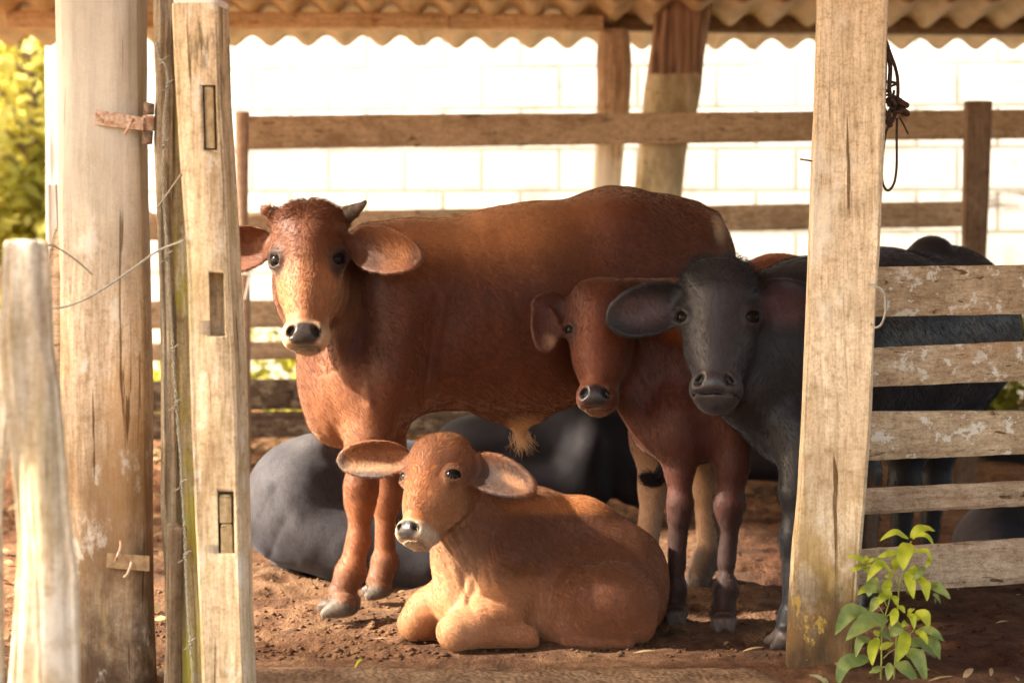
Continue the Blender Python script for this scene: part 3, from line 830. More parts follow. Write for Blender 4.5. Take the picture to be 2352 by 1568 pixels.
bw_pts = [(361, 98, 4.27), (366, 130, 4.27), (380, 150, 4.26), (387, 185, 4.26), (384, 215, 4.26), (379, 260, 4.27), (377, 330, 4.27), (374, 400, 4.27), (377, 470, 4.27), (384, 560, 4.27), (388, 640, 4.27), (391, 700, 4.27), (396, 770, 4.27), (399, 834, 4.27), (403, 890, 4.27), (410, 990, 4.265), (415, 1040, 4.265), (418, 1110, 4.26), (424, 1200, 4.26), (426, 1260, 4.26), (429, 1340, 4.255), (433, 1412, 4.25), (440, 1500, 4.24), (446, 1600, 4.24)]
bw = empty('barbed_wire', P(390, 850, 4.27), 'barbed wire running down between the thin stakes', 'barbed wire')
c1 = catmull([P(*p) for p in bw_pts], 420)
tt = np.linspace(0, 260, 420)
offs = np.stack([np.cos(tt), np.sin(tt), 0 * tt], 1) * .0022
obj('strand', *tube(c1 + offs, .0016, 6), M_WIRE, bw)
obj('strand', *tube(c1 - offs, .0016, 6), M_WIRE, bw)
for k in (30, 62, 110, 170, 228, 262, 310, 350, 396):
    c = c1[k]; pr = []
    a = np.linspace(0, 4 * math.pi, 26)
    pr.append(tube(c + np.stack([.0042 * np.cos(a), .0042 * np.sin(a), np.linspace(-.006, .006, 26)], 1), .0015, 6))
    for s in (1, -1): pr.append(tube([c + np.array([0, 0, .005 * s]), c + np.array([.008 * s, -.006, .010 * s]), c + np.array([.017 * s, -.008, .014 * s])], [.0015, .0014, .0004], 6))
    obj('barb', *join(pr), M_WIRE, bw)

rope = empty('rope_halter', P(2060, 240, 4.70), 'dark knotted rope hanging behind the squared gate post', 'rope')
def rp_(pts, r, name='cord', par=rope): return wire(name, pts, r, M_ROPE, par, 60)
rd = 4.74
D_ = lambda x, y: (1922 + x * .256, 69 + y * .2562, rd)
rp_([D_(440, 90), D_(458, 150), D_(440, 300), D_(436, 460), D_(425, 640)], .0035)
rp_([D_(455, 140), D_(470, 250), D_(480, 340), D_(476, 430), D_(470, 520), D_(480, 620), D_(470, 690)], .0055)
rp_([D_(455, 140), D_(490, 240), D_(525, 340), D_(545, 440), D_(548, 560), D_(540, 660)], .0042)
rp_([D_(430, 470), D_(470, 465), D_(520, 475), D_(545, 490)], .0036)
rp_([D_(440, 560), D_(480, 510), D_(530, 490)], .003)
rp_([D_(430, 590), D_(480, 580), D_(530, 600)], .003)
rp_([D_(425, 650), D_(460, 640), D_(500, 640), D_(520, 610)], .0038)
rp_([D_(480, 690), D_(500, 620), D_(515, 540)], .0032)
rp_([D_(418, 690), D_(450, 760), D_(480, 830), D_(505, 800), D_(520, 750), D_(500, 700), D_(470, 740), D_(485, 860), D_(440, 820), D_(412, 780)], .0046)
rp_([D_(460, 870), D_(440, 920), D_(425, 1020), D_(412, 1150), D_(405, 1280), D_(412, 1370), D_(440, 1430), D_(475, 1432), D_(515, 1370), D_(535, 1250), D_(538, 1100), D_(537, 950), D_(540, 790)], .0030)
rp_([D_(560, 780), D_(600, 850), D_(640, 935)], .0022)
kn = []
rr = random.Random(5)
for k in range(7):
    c = P(*D_(530 + rr.uniform(-55, 70), 690 + rr.uniform(-35, 55)))
    a = np.linspace(0, 6.0, 18); e1 = np.array([rr.uniform(-1, 1), rr.uniform(-1, 1), rr.uniform(-1, 1)]); e1 /= np.linalg.norm(e1)
    e2 = np.cross(e1, [.3, .5, .8]); e2 /= np.linalg.norm(e2)
    kn.append(tube(c + .012 * (np.cos(a)[:, None] * e1 + np.sin(a)[:, None] * e2), .0055, 8))
obj('knot', *join(kn), M_ROPE, rope)

# ---------------------------------------------------------------- plants
M_WEED = leaf_mat('weed_leaf', (.33, .41, .03), (.58, .58, .05), 20, .4)
M_WEED_D = leaf_mat('weed_leaf_old', (.13, .19, .045), (.30, .35, .10), 20, .3)
M_STEM = simple('weed_stem', (.22, .24, .05), (.34, .34, .09), 40, .5)
def leaf_mesh(pts, width, nrm, fold=.25, seed=0):
    """a lance-shaped leaf along pts (K,3)"""
    K = 13
    c = catmull(pts, K); T = np.gradient(c, axis=0); T /= np.linalg.norm(T, axis=1)[:, None] + 1e-9
    S = np.cross(T, nrm); S /= np.linalg.norm(S, axis=1)[:, None] + 1e-9
    N = np.cross(S, T)
    V, Fc = [], []
    rnd = random.Random(seed)
    for i in range(K):
        t = i / (K - 1)
        w = width / 2 * (math.sin(math.pi * t ** .80) ** 1.05) * (1 - .15 * t) + .0004
        wv = [.06 * width * math.sin(t * 17 + seed + s * 1.3) for s in (0, 1)]
        for q in (-1, -.5, 0, .5, 1):
            V.append(c[i] + S[i] * w * q + N[i] * (abs(q) * w * fold + (wv[0] if q < 0 else wv[1]) * abs(q)))
    for i in range(K - 1):
        for j in range(4): Fc.append((i * 5 + j, i * 5 + j + 1, (i + 1) * 5 + j + 1, (i + 1) * 5 + j))
    return V, Fc
def weed():
    root = empty('weed', P(2027, 1574, 4.5), 'bright green leafy weed growing at the foot of the squared gate post', 'plant')
    Q = lambda x, y, dd=0.0: P(1837 + .2493 * x, 1177 + .2493 * y, 4.52 + dd)
    lv = [ # base, (mid), tip, width, depth of tip, tone
        ((1000, 240), (870, 180), (738, 258), 62, -.02, 0), ((1020, 230), (1120, 145), (1250, 165), 88, .02, 0), ((1040, 240), (1150, 205), (1245, 305), 62, -.03, 0),
        ((1015, 275), (965, 380), (950, 535), 140, -.06, 0), ((900, 360), (810, 380), (712, 412), 62, -.02, 0), ((1050, 360), (1165, 355), (1220, 452), 52, -.02, 0), ((1195, 420), (1185, 460), (1160, 498), 44, -.03, 0),
        ((600, 465), (530, 410), (428, 405), 52, -.02, 0), ((600, 490), (540, 500), (466, 545), 66, -.04, 0), ((612, 470), (612, 430), (610, 392), 46, 0, 0), ((620, 460), (670, 430), (720, 420), 30, 0, 0), ((615, 480), (650, 490), (668, 505), 30, -.02, 0), ((610, 490), (612, 520), (625, 560), 40, -.02, 0),
        ((842, 535), (730, 480), (618, 630), 104, -.04, 0), ((700, 595), (655, 690), (630, 772), 108, -.05, 1), ((690, 710), (600, 700), (528, 760), 58, -.02, 0), ((890, 400), (880, 470), (880, 545), 70, .02, 0),
        ((850, 560), (820, 590), (782, 580), 50, -.02, 0), ((830, 620), (800, 700), (850, 765), 90, -.03, 0), ((770, 645), (800, 690), (775, 715), 50, -.02, 0), ((760, 730), (700, 720), (670, 740), 46, .01, 1),
        ((985, 540), (1020, 650), (1048, 792), 90, -.05, 0), ((1000, 510), (1060, 540), (1110, 610), 90, 0, 0), ((1150, 490), (1100, 560), (1038, 622), 60, -.04, 1), ((1070, 590), (1150, 660), (1172, 812), 104, -.05, 0),
        ((1160, 670), (1270, 690), (1388, 792), 108, -.04, 1), ((1225, 745), (1270, 780), (1296, 838), 40, .02, 1), ((812, 758), (760, 780), (722, 848), 78, -.03, 0), ((715, 775), (690, 840), (636, 932), 84, .02, 1), ((850, 760), (880, 800), (905, 862), 58, -.02, 0),
        ((640, 940), (460, 920), (325, 1125), 150, -.06, 1), ((805, 970), (610, 1010), (422, 1178), 165, -.08, 1), ((870, 880), (870, 960), (845, 1045), 80, -.03, 0), ((905, 1005), (880, 1070), (835, 1140), 130, 0, 1),
        ((905, 850), (940, 880), (972, 922), 50, -.02, 0), ((990, 930), (1020, 900), (1060, 884), 40, 0, 0), ((1000, 930), (1040, 970), (1055, 1070), 66, -.04, 0), ((1050, 950), (1150, 950), (1185, 1060), 110, -.02, 0), ((1000, 1030), (970, 1020), (940, 1050), 60, -.03, 0),
        ((1065, 1085), (1140, 1130), (1178, 1215), 58, -.04, 0), ((1085, 1075), (1210, 1090), (1335, 1185), 92, -.03, 1), ((1165, 1140), (1240, 1210), (1290, 1352), 100, -.02, 1), ((975, 1080), (950, 1230), (888, 1372), 116, -.05, 0),
        ((985, 1215), (1120, 1200), (1255, 1335), 104, .02, 1), ((980, 1270), (1090, 1340), (1162, 1570), 136, -.03, 1), ((718, 1150), (670, 1260), (668, 1408), 96, -.05, 0), ((720, 1100), (790, 1120), (862, 1190), 80, .02, 1), ((735, 1250), (800, 1220), (868, 1195), 60, 0, 0), ((735, 1130), (700, 1100), (690, 1080), 50, 0, 0),
        ((650, 1175), (560, 1180), (515, 1330), 90, -.03, 1), ((640, 1345), (420, 1390), (345, 1600), 130, -.05, 1), ((820, 1380), (825, 1460), (808, 1545), 72, -.03, 1), ((880, 1385), (980, 1440), (1095, 1590), 130, -.02, 1), ((760, 1420), (690, 1450), (640, 1470), 60, 0, 1), ((745, 1010), (770, 1050), (760, 1090), 60, .01, 1), ((960, 690), (1000, 720), (1010, 760), 70, .03, 1)]
    fwd = np.array([0, -1, .55])
    for i, (a, b, c, w, dz, tone) in enumerate(lv):
        pts = [Q(*a), Q(b[0], b[1], dz * .6 - .008), Q(c[0], c[1], dz)]
        r = random.Random(i)
        nrm = fwd + np.array([r.uniform(-.4, .4), 0, r.uniform(-.1, .5)])
        v, f = leaf_mesh(pts, w * .2493 * 4.5 / F * 1.12, nrm, .22, i)
        obj('leaf', v, f, M_WEED_D if tone else M_WEED, root)
    stems = [([(1025, 260), (985, 450), (930, 620), (905, 800), (900, 1000), (888, 1200), (872, 1450), (862, 1640)], 12), ([(830, 640), (828, 790), (785, 950), (758, 1100), (752, 1350), (742, 1640)], 11), ([(890, 560), (905, 700), (912, 800)], 8), ([(720, 840), (748, 890), (782, 950)], 6), ([(890, 870), (840, 920), (790, 960)], 6), ([(1060, 1090), (1000, 1120), (890, 1240), (820, 1290), (770, 1340)], 7), ([(620, 560), (640, 600), (690, 620), (740, 700), (800, 860)], 6), ([(1060, 1060), (1010, 1130), (985, 1220)], 7)]
    stems.append(([(650, 942), (720, 942), (782, 950)], 6))
    pr = [tube(catmull([Q(x, y, .004) for x, y in p], 40), np.linspace(w * .5, w * .8, 40) * .2493 * 4.5 / F, 7) for p, w in stems]
    v, f = join(pr)
    obj('stem', v, f, M_STEM, root)
weed()
sp = obj('seedling', *join([leaf_mesh([P(1900, 1578, 4.45), P(1884, 1556, 4.42), P(1859, 1549, 4.4)], .010, np.array([0, -1, .6]), .2, 1), leaf_mesh([P(1900, 1578, 4.45), P(1898, 1562, 4.42), P(1885, 1556, 4.4)], .008, np.array([0, -1, .6]), .2, 2)]), leaf_mat('pale_leaf', (.38, .40, .18), (.5, .5, .26), 30))
tag(sp, 'small pale seedling leaf left of the weed', 'plant')
sp = obj('grass_sprig', *join([leaf_mesh([P(815, 1530 + k * 3, 4.6), P(822, 1518 + k * 2, 4.58), P(831 + k * 3, 1508 + k * 4, 4.57)], .004, np.array([0, -1, .6]), .2, k) for k in range(2)]), M_WEED)
tag(sp, 'tiny green sprig on the concrete threshold', 'plant')

# sunlit weeds between the back fence and the wall
M_GRASS = leaf_mat('sunlit_weeds', (.20, .22, .02), (.46, .40, .06), 3, .4)
def strip_weeds():
    rnd = random.Random(12)
    parts = []
    for k in range(7500):
        x = rnd.uniform(-3.4, 3.2) if k % 4 else rnd.uniform(1.75, 2.8); y = rnd.uniform(9.05, 10.1 - .105 * (x + .9))
        hgt = .30 + .22 * float(vnoise(np.array([[x, y, 0]]), 1.6, 4)[0]) + (.30 if x > 1.75 else 0)
        z = .16 + rnd.uniform(0, 1) ** 1.3 * max(.06, hgt)
        l = rnd.uniform(.04, .10); a = rnd.uniform(0, 6.28); t = rnd.uniform(-.4, 1.0)
        d = np.array([math.cos(a), math.sin(a), t]); d /= np.linalg.norm(d)
        n = np.array([rnd.uniform(-1, 1), rnd.uniform(-1, 1), rnd.uniform(.2, 1)])
        s = np.cross(d, n); s /= np.linalg.norm(s); w = l * rnd.uniform(.15, .4)
        c = np.array([x, y, z])
        parts.append(([c, c + d * l * .5 + s * w, c + d * l, c + d * l * .5 - s * w], [(0, 1, 2, 3)]))
    v, f = join(parts)
    o = obj('weeds', v, f, M_GRASS, base=(0, 9.6, .1), smooth=False)
    tag(o, 'sunlit yellow green weeds between the back fence and the wall', kind='stuff')
strip_weeds()

# leafy trees on the left, out in the sun
def tree(x, y, h, cw, seed, label, n=5200):
    rnd = random.Random(seed)
    root = empty('tree', (x, y, 0), label, 'tree', 'trees beyond the pen on the left')
    pr = []
    trunk = catmull([(x, y, -.1), (x + .05, y, h * .3), (x - .06, y + .05, h * .62), (x, y, h * .85)], 24)
    pr.append(tube(trunk, np.linspace(.06, .02, 24), 9))
    for k in range(9):
        t0 = trunk[rnd.randint(7, 20)]; a = rnd.uniform(0, 6.28)
        e = t0 + np.array([math.cos(a) * cw * .7, math.sin(a) * cw * .7, rnd.uniform(.1, .8)])
        pr.append(tube(catmull([t0, (t0 + e) / 2 + np.array([0, 0, .12]), e], 9), np.linspace(.03, .008, 9), 6))
    obj('trunk', *join(pr), simple('bark%d' % seed, (.14, .09, .06), (.30, .22, .15), 20), root)
    cl = [(np.array([x + rnd.gauss(0, cw * .5), y + rnd.gauss(0, cw * .5), rnd.uniform(h * (.03 if y > 10 else .40), h)]), rnd.uniform(.25, .5)) for _ in range(44)]
    parts = []
    for k in range(n):
        c, r = rnd.choice(cl)
        q = np.array([rnd.gauss(0, 1), rnd.gauss(0, 1), rnd.gauss(0, 1)]); q = q / np.linalg.norm(q) * r * rnd.uniform(.3, 1) ** .5
        c = c + q
        l = rnd.uniform(.07, .16)
        d = np.array([rnd.uniform(-1, 1), rnd.uniform(-1, 1), rnd.uniform(-1, .4)]); d /= np.linalg.norm(d)
        nn = np.array([rnd.uniform(-.6, .6), rnd.uniform(-.8, .2), 1]); s = np.cross(d, nn); s /= np.linalg.norm(s) + 1e-9
        w = l * rnd.uniform(.2, .38)
        parts.append(([c, c + d * l * .5 + s * w, c + d * l, c + d * l * .5 - s * w], [(0, 1, 2, 3)]))
    v, f = join(parts)
    obj('crown', v, f, leaf_mat('crown%d' % seed, (.48, .45, .08), (.76, .68, .20), 1.6, .5), root, smooth=False)
tree(-2.95, 12.4, 3.2, .55, 3, 'bushy yellow green tree nearest the white pillar', 9000)
tree(-3.75, 13.6, 4.2, .9, 5, 'broad yellow green tree at the left edge of the picture', 12000)
tree(-3.5, 17.0, 5.0, 1.4, 7, 'taller yellow green tree farthest back on the left', 12000)
tree(-5.6, 3.45, 5.2, 1.0, 11, 'unseen leafy tree added to shade the left side of the pen', 5600)  # out of view, added to dapple the low sun on the pen
tree(-5.3, 6.6, 5.2, .8, 13, 'unseen leafy tree added to shade the back of the pen', 6500)  # out of view, added to keep sun off the animals lying behind

# ---------------------------------------------------------------- animal modelling: smooth blended volumes -> one skin mesh
class Sdf:
    """blended rounded volumes, polygonised to one continuous surface"""
    def __init__(s): s.ops = []
    def add(s, fn, c, R, k, op='u', slack=1.6): s.ops.append((fn, np.array(c, float), R, k, op, slack))
    def ell(s, c, r, A=None, k=.03, op='u'):
        c = np.array(c, float); r = np.array(r, float); A = np.eye(3) if A is None else np.array(A, float)
        def fn(p):
            q = (p - c) @ A.T
            k0 = np.sqrt(((q / r) ** 2).sum(1)); k1 = np.sqrt(((q / r ** 2) ** 2).sum(1))
            return k0 * (k0 - 1) / np.maximum(k1, 1e-6)
        s.add(fn, c, r.max(), k, op, 2.0)
    def cone(s, a, ra, b, rb, k=.03, fl=1.0, ax=(0, 1, 0), op='u'):
        """rounded cone a->b, its section flattened by fl along ax"""
        a = np.array(a, float); b = np.array(b, float); ax = np.array(ax, float); ax /= np.linalg.norm(ax)
        tr = lambda p: p + (p @ ax)[:, None] * ax * (1 / fl - 1)
        a2, b2 = tr(a[None])[0], tr(b[None])[0]
        ba = b2 - a2; L2 = ba @ ba
        def fn(p):
            q = tr(p) - a2
            t = np.clip(q @ ba / L2, 0, 1)
            d = np.sqrt(((q - t[:, None] * ba) ** 2).sum(1)) - (ra + (rb - ra) * t)
            return d * (fl ** .5 if fl < 1 else 1)
        s.add(fn, (a + b) / 2, np.linalg.norm(b - a) / 2 + max(ra, rb), k, op, 1.8)
    def chain(s, pts, k=.03, fl=1.0, ax=(0, 1, 0)):
        for (a, ra), (b, rb) in zip(pts[:-1], pts[1:]): s.cone(a, ra, b, rb, k, fl, ax)
    def leaf(s, base, tip, wid, nrm, cup=.3, bend=.0, th=.004, k=.012, prof=(.55, .75), droop=0.0):
        """ear: cupped leaf from base to tip whose inside faces nrm"""
        base = np.array(base, float); a = np.array(tip, float) - base; L = np.linalg.norm(a); a /= L
        n = np.array(nrm, float); n = n - (n @ a) * a; n /= np.linalg.norm(n); t = np.cross(n, a)
        pa, pb = prof
        tm = pa / (pa + pb); pk = tm ** pa * (1 - tm) ** pb
        def fn(p):
            q = p - base
            u = (q @ a) / L; v = q @ t; w = q @ n
            uc = np.clip(u, 1e-3, 1 - 1e-3)
            hw = wid / 2 * (uc ** pa * (1 - uc) ** pb / pk)
            w0 = cup * wid * ((v / (wid / 2)) ** 2 - .6) * (1 - .3 * uc) + bend * L * (uc - .4) ** 2
            dv = np.maximum(np.abs(v) - hw, 0) * .75
            du = (u - uc) * L
            dw = np.maximum(np.abs(w - w0) * .7 - th * .4, 0)
            return np.sqrt(dv ** 2 + du ** 2 + dw ** 2) - th
        s.add(fn, base + a * L / 2, L * .62 + wid * .5, k, 'u', 2.2)
    def eval(s, p):
        d = np.full(len(p), 1e3)
        for fn, c, R, k, op, sl in s.ops:
            d = s.comb(d, fn(p), k, op)
        return d
    @staticmethod
    def comb(d, e, k, op):
        if op == 'u':
            h = np.maximum(k - np.abs(d - e), 0) / k
            return np.minimum(d, e) - h * h * k * .25
        e = -e
        h = np.maximum(k - np.abs(d - e), 0) / k
        return np.maximum(d, e) + h * h * k * .25
    def mesh(s, vox, lo=None, hi=None):
        if lo is None:
            lo = np.min([c - R for _, c, R, k, op, _ in s.ops if op == 'u'], axis=0) - .03
            hi = np.max([c + R for _, c, R, k, op, _ in s.ops if op == 'u'], axis=0) + .03
        lo = np.array(lo); hi = np.array(hi)
        Bk = 8
        nb = np.ceil((hi - lo) / (vox * Bk)).astype(int) + 1
        cs = np.stack(np.meshgrid(*[np.arange(k) for k in nb], indexing='ij'), -1).reshape(-1, 3)
        cc = lo + (cs * Bk + (Bk - 1) / 2) * vox
        br = vox * Bk * .5 * 1.733
        cd = [fn(cc) for fn, *_ in s.ops]
        d = np.full(len(cc), 1e3)
        for e, (fn, c, R, k, op, sl) in zip(cd, s.ops): d = s.comb(d, e, k, op)
        act = np.abs(d) < br * 2.4
        N = nb * Bk
        Fd = np.where(d < 0, -1.0, 1.0).astype(np.float32).reshape(nb)
        G = np.repeat(np.repeat(np.repeat(Fd, Bk, 0), Bk, 1), Bk, 2)
        G = G.reshape(nb[0], Bk, nb[1], Bk, nb[2], Bk)
        ai = np.nonzero(act)[0]
        loc = np.stack(np.meshgrid(*[np.arange(Bk)] * 3, indexing='ij'), -1).reshape(-1, 3)
        for ch in np.array_split(ai, max(1, len(ai) // 400)):
            pts = (lo + (cs[ch][:, None, :] * Bk + loc[None]) * vox).reshape(-1, 3)
            dv = np.full((len(ch), Bk ** 3), 1e3)
            pb = pts.reshape(len(ch), -1, 3)
            for e, (fn, c, R, k, op, sl) in zip(cd, s.ops):
                if op == 'u': m = e[ch] - br * sl < d[ch] + br * 1.3 + k
                else: m = e[ch] - br * sl < k
                if not m.any(): continue
                ev = fn(pb[m].reshape(-1, 3)).reshape(m.sum(), -1)
                dv[m] = s.comb(dv[m], ev, k, op)
            dv = dv.reshape(-1, Bk, Bk, Bk)
            b3 = cs[ch]
            G[b3[:, 0], :, b3[:, 1], :, b3[:, 2], :] = dv
        G = G.reshape(N)
        return surface_nets(G, lo, vox)

def surface_nets(G, lo, h):
    ins = G < 0
    n = np.zeros(tuple(k - 1 for k in G.shape), np.int8)
    offs = [(i, j, k) for i in (0, 1) for j in (0, 1) for k in (0, 1)]
    sl = lambda o: tuple(slice(q, G.shape[a] - 1 + q) for a, q in enumerate(o))
    for o in offs: n += ins[sl(o)]
    cells = np.argwhere((n > 0) & (n < 8))
    idx = np.full(n.shape, -1, np.int64); idx[tuple(cells.T)] = np.arange(len(cells))
    val = np.stack([G[cells[:, 0] + o[0], cells[:, 1] + o[1], cells[:, 2] + o[2]] for o in offs], 1)
    of = np.array(offs, float)
    acc = np.zeros((len(cells), 3)); cnt = np.zeros(len(cells))
    for a in range(8):
        for b in range(a + 1, 8):
            if np.abs(of[a] - of[b]).sum() != 1: continue
            va, vb = val[:, a], val[:, b]
            m = (va < 0) != (vb < 0)
            t = np.where(m, va / np.where(m, va - vb, 1), 0)
            acc += np.where(m[:, None], of[a] + t[:, None] * (of[b] - of[a]), 0); cnt += m
    V = lo + (cells + acc / cnt[:, None]) * h
    faces = []
    for ax in range(3):
        o1 = [0, 0, 0]; o1[ax] = 1
        s0 = [slice(1, -1)] * 3; s1 = [slice(1, -1)] * 3
        s0[ax] = slice(0, -1); s1[ax] = slice(1, None)
        A, B = ins[tuple(s0)], ins[tuple(s1)]
        for flip, m in ((False, A & ~B), (True, ~A & B)):
            e = np.argwhere(m)
            if not len(e): continue
            base = e + 1; base[:, ax] -= 1
            u, v = (ax + 1) % 3, (ax + 2) % 3
            def cell(du, dv):
                c = base.copy(); c[:, u] -= du; c[:, v] -= dv
                return idx[tuple(c.T)]
            q = np.stack([cell(1, 1), cell(0, 1), cell(0, 0), cell(1, 0)], 1)
            faces.append(q[:, ::-1] if flip else q)
    Fc = np.concatenate(faces)
    Fc = Fc[(Fc >= 0).all(1)]
    # keep the largest connected skin
    lab = np.arange(len(V))
    ed = np.concatenate([Fc[:, [0, 1]], Fc[:, [1, 2]], Fc[:, [2, 3]], Fc[:, [3, 0]]])
    for _ in range(400):
        mn = np.minimum(lab[ed[:, 0]], lab[ed[:, 1]])
        old = lab.copy()
        np.minimum.at(lab, ed[:, 0], mn); np.minimum.at(lab, ed[:, 1], mn)
        lab = lab[lab]
        if (old == lab).all(): break
    u, c = np.unique(lab, return_counts=True)
    keep = lab == u[c.argmax()]
    mp = np.cumsum(keep) - 1
    Fc = mp[Fc[keep[Fc[:, 0]]]]
    return V[keep], Fc

def vert_normals(V, Fc):
    a = V[Fc[:, 2]] - V[Fc[:, 0]]; b = V[Fc[:, 3]] - V[Fc[:, 1]]
    fn = np.cross(a, b); N = np.zeros_like(V)
    for k in range(4): np.add.at(N, Fc[:, k], fn)
    return N / (np.linalg.norm(N, axis=1)[:, None] + 1e-12)

def relax(V, Fc, it=2, lam=.45):
    e = np.concatenate([Fc[:, [0, 1]], Fc[:, [1, 2]], Fc[:, [2, 3]], Fc[:, [3, 0]]])
    for _ in range(it):
        A = np.zeros_like(V); c = np.zeros(len(V))
        np.add.at(A, e[:, 0], V[e[:, 1]]); np.add.at(c, e[:, 0], 1)
        np.add.at(A, e[:, 1], V[e[:, 0]]); np.add.at(c, e[:, 1], 1)
        V = V + lam * (A / np.maximum(c, 1)[:, None] - V)
    return V

def sst(x, a, b):
    t = np.clip((x - a) / (b - a + 1e-9), 0, 1); return t * t * (3 - 2 * t)

def roty(deg):
    """axes for a volume turned in the picture plane (clockwise positive)"""
    a = math.radians(deg)
    return np.array([[math.cos(a), 0, -math.sin(a)], [0, 1, 0], [math.sin(a), 0, math.cos(a)]])

class Head:
    """local frame: u to the viewer's right, v from poll down to muzzle, w out of the face"""
    def __init__(s, poll, nose, face, L=None):
        s.o = np.array(poll, float); v = np.array(nose, float) - s.o
        s.L = L or np.linalg.norm(v); v /= np.linalg.norm(v)
        w = np.array(face, float); w = w - (w @ v) * v; w /= np.linalg.norm(w)
        s.A = np.stack([np.cross(w, v), v, w])
    def pt(s, u, v, w): return s.o + s.L * (np.array([u, v, w]) @ s.A)
    def loc(s, p): return (p - s.o) @ s.A.T / s.L
    def ax(s, du=0, dv=0, dw=0):
        """axes tilted in the face plane by degrees"""
        a = math.radians(du); c, n = math.cos(a), math.sin(a)
        return np.array([[c, n, 0], [-n, c, 0], [0, 0, 1]]) @ s.A

def build_head(S, h, p):
    """shared skull: p overrides proportions"""
    L = h.L; g = lambda k, d: p.get(k, d)
    E = lambda c, r, k=.05, tilt=0, op='u': S.ell(h.pt(*c), np.array(r) * L, h.ax(tilt), k * L, op)
    C = lambda a, ra, b, rb, k=.06, fl=1.0: S.cone(h.pt(*a), ra * L, h.pt(*b), rb * L, k * L, fl, h.A[2])
    wd = g('wide', 1.0); mw = g('muz', 1.0); dp = g('deep', 1.0)
    E((0, .22, -.20 * dp), (.255 * wd, .22, .20), .06)
    E((0, .07 + g('poll', 0), -.19), (.17 * wd, .09, .13), .08)
    E((.10 * wd, .16, -.13), (.13 * wd, .13, .13), .08); E((-.10 * wd, .16, -.13), (.13 * wd, .13, .13), .08)
    C((0, .28, -.19), .235 * wd, (0, .62, -.17), .165 * wd, .08)
    C((0, .60, -.17), .165 * wd, (0, .86, -.155), .135 * mw, .08)
    C((0, .30, -.075), .10, (0, .82, -.05), .066 * mw, .12)
    for q in (-1, 1):
        E((q * .195 * wd, .405, -.135), (.072, .085, .085), .06)
        E((q * .20 * wd, .36, -.15), (.07, .05, .09), .07)
        E((q * .125 * wd, .52, -.28 * dp), (.09, .18, .15), .08)
        C((q * .115 * wd, .42, -.40 * dp), .085, (q * .045, .86, -.27), .06, .10)
        E((q * .115 * wd, .58, -.14), (.06, .16, .07), .10, q * 12)
    sh = g('shift', .03)
    E((0, .895 + sh * .5, -.135), (.142 * mw, .095, .135), .07)
    E((0, .885 + sh, -.055), (.120 * mw, .082, .075), .05)
    for q in (-1, 1):
        E((q * .092 * mw, .90 + sh * .6, -.10), (.062, .085, .10), .05)
        E((q * .075 * mw, .855 + sh, -.03), (.044, .04, .045), .035)
    E((0, .968 + sh * .4, -.175), (.092 * mw, .042, .10), .05)
    # mouth groove and nostrils
    S.ell(h.pt(0, .955 + sh * 1.1, -.11), np.array([.19 * mw, g('groove', .006), .15]) * L, h.ax(0), .010 * L, 's')
    for q in (-1, 1):
        S.ell(h.pt(q * .084 * mw, .872 + sh, .018), np.array([.021, .040, .040]) * L, h.ax(-q * 26), .012 * L, 's')
        S.ell(h.pt(q * .100 * mw, .892 + sh, .002), np.array([.028, .017, .03]) * L, h.ax(0), .014 * L, 's')
    # eyes: lids around a socket
    er = g('eye', .050)
    h.eyes = []
    for q in (-1, 1):
        ec = np.array([q * g('eu', .204) * wd, g('ev', .412), g('ew', -.098)])
        out = np.array([q * .74, 0.03, .67]); out /= np.linalg.norm(out)
        S.ell(h.pt(*ec), np.array([1, 1, 1]) * er * 1.22 * L, None, .03 * L)
        nrm = out @ h.A
        t1 = h.A[1] * 1.0 - h.A[2] * .35 * 1.0; t1 = t1 - (t1 @ nrm) * nrm; t1 /= np.linalg.norm(t1)
        t2 = np.cross(nrm, t1)
        S.ell(h.pt(*(ec + out * er * .95)), np.array([er * .95 * L, er * g('lid', .66) * L, er * 1.0 * L]), np.stack([nrm, t1, t2]), .010 * L, 's')
        h.eyes.append((h.pt(*(ec + out * er * .10)), er * 1.04 * L, ec))

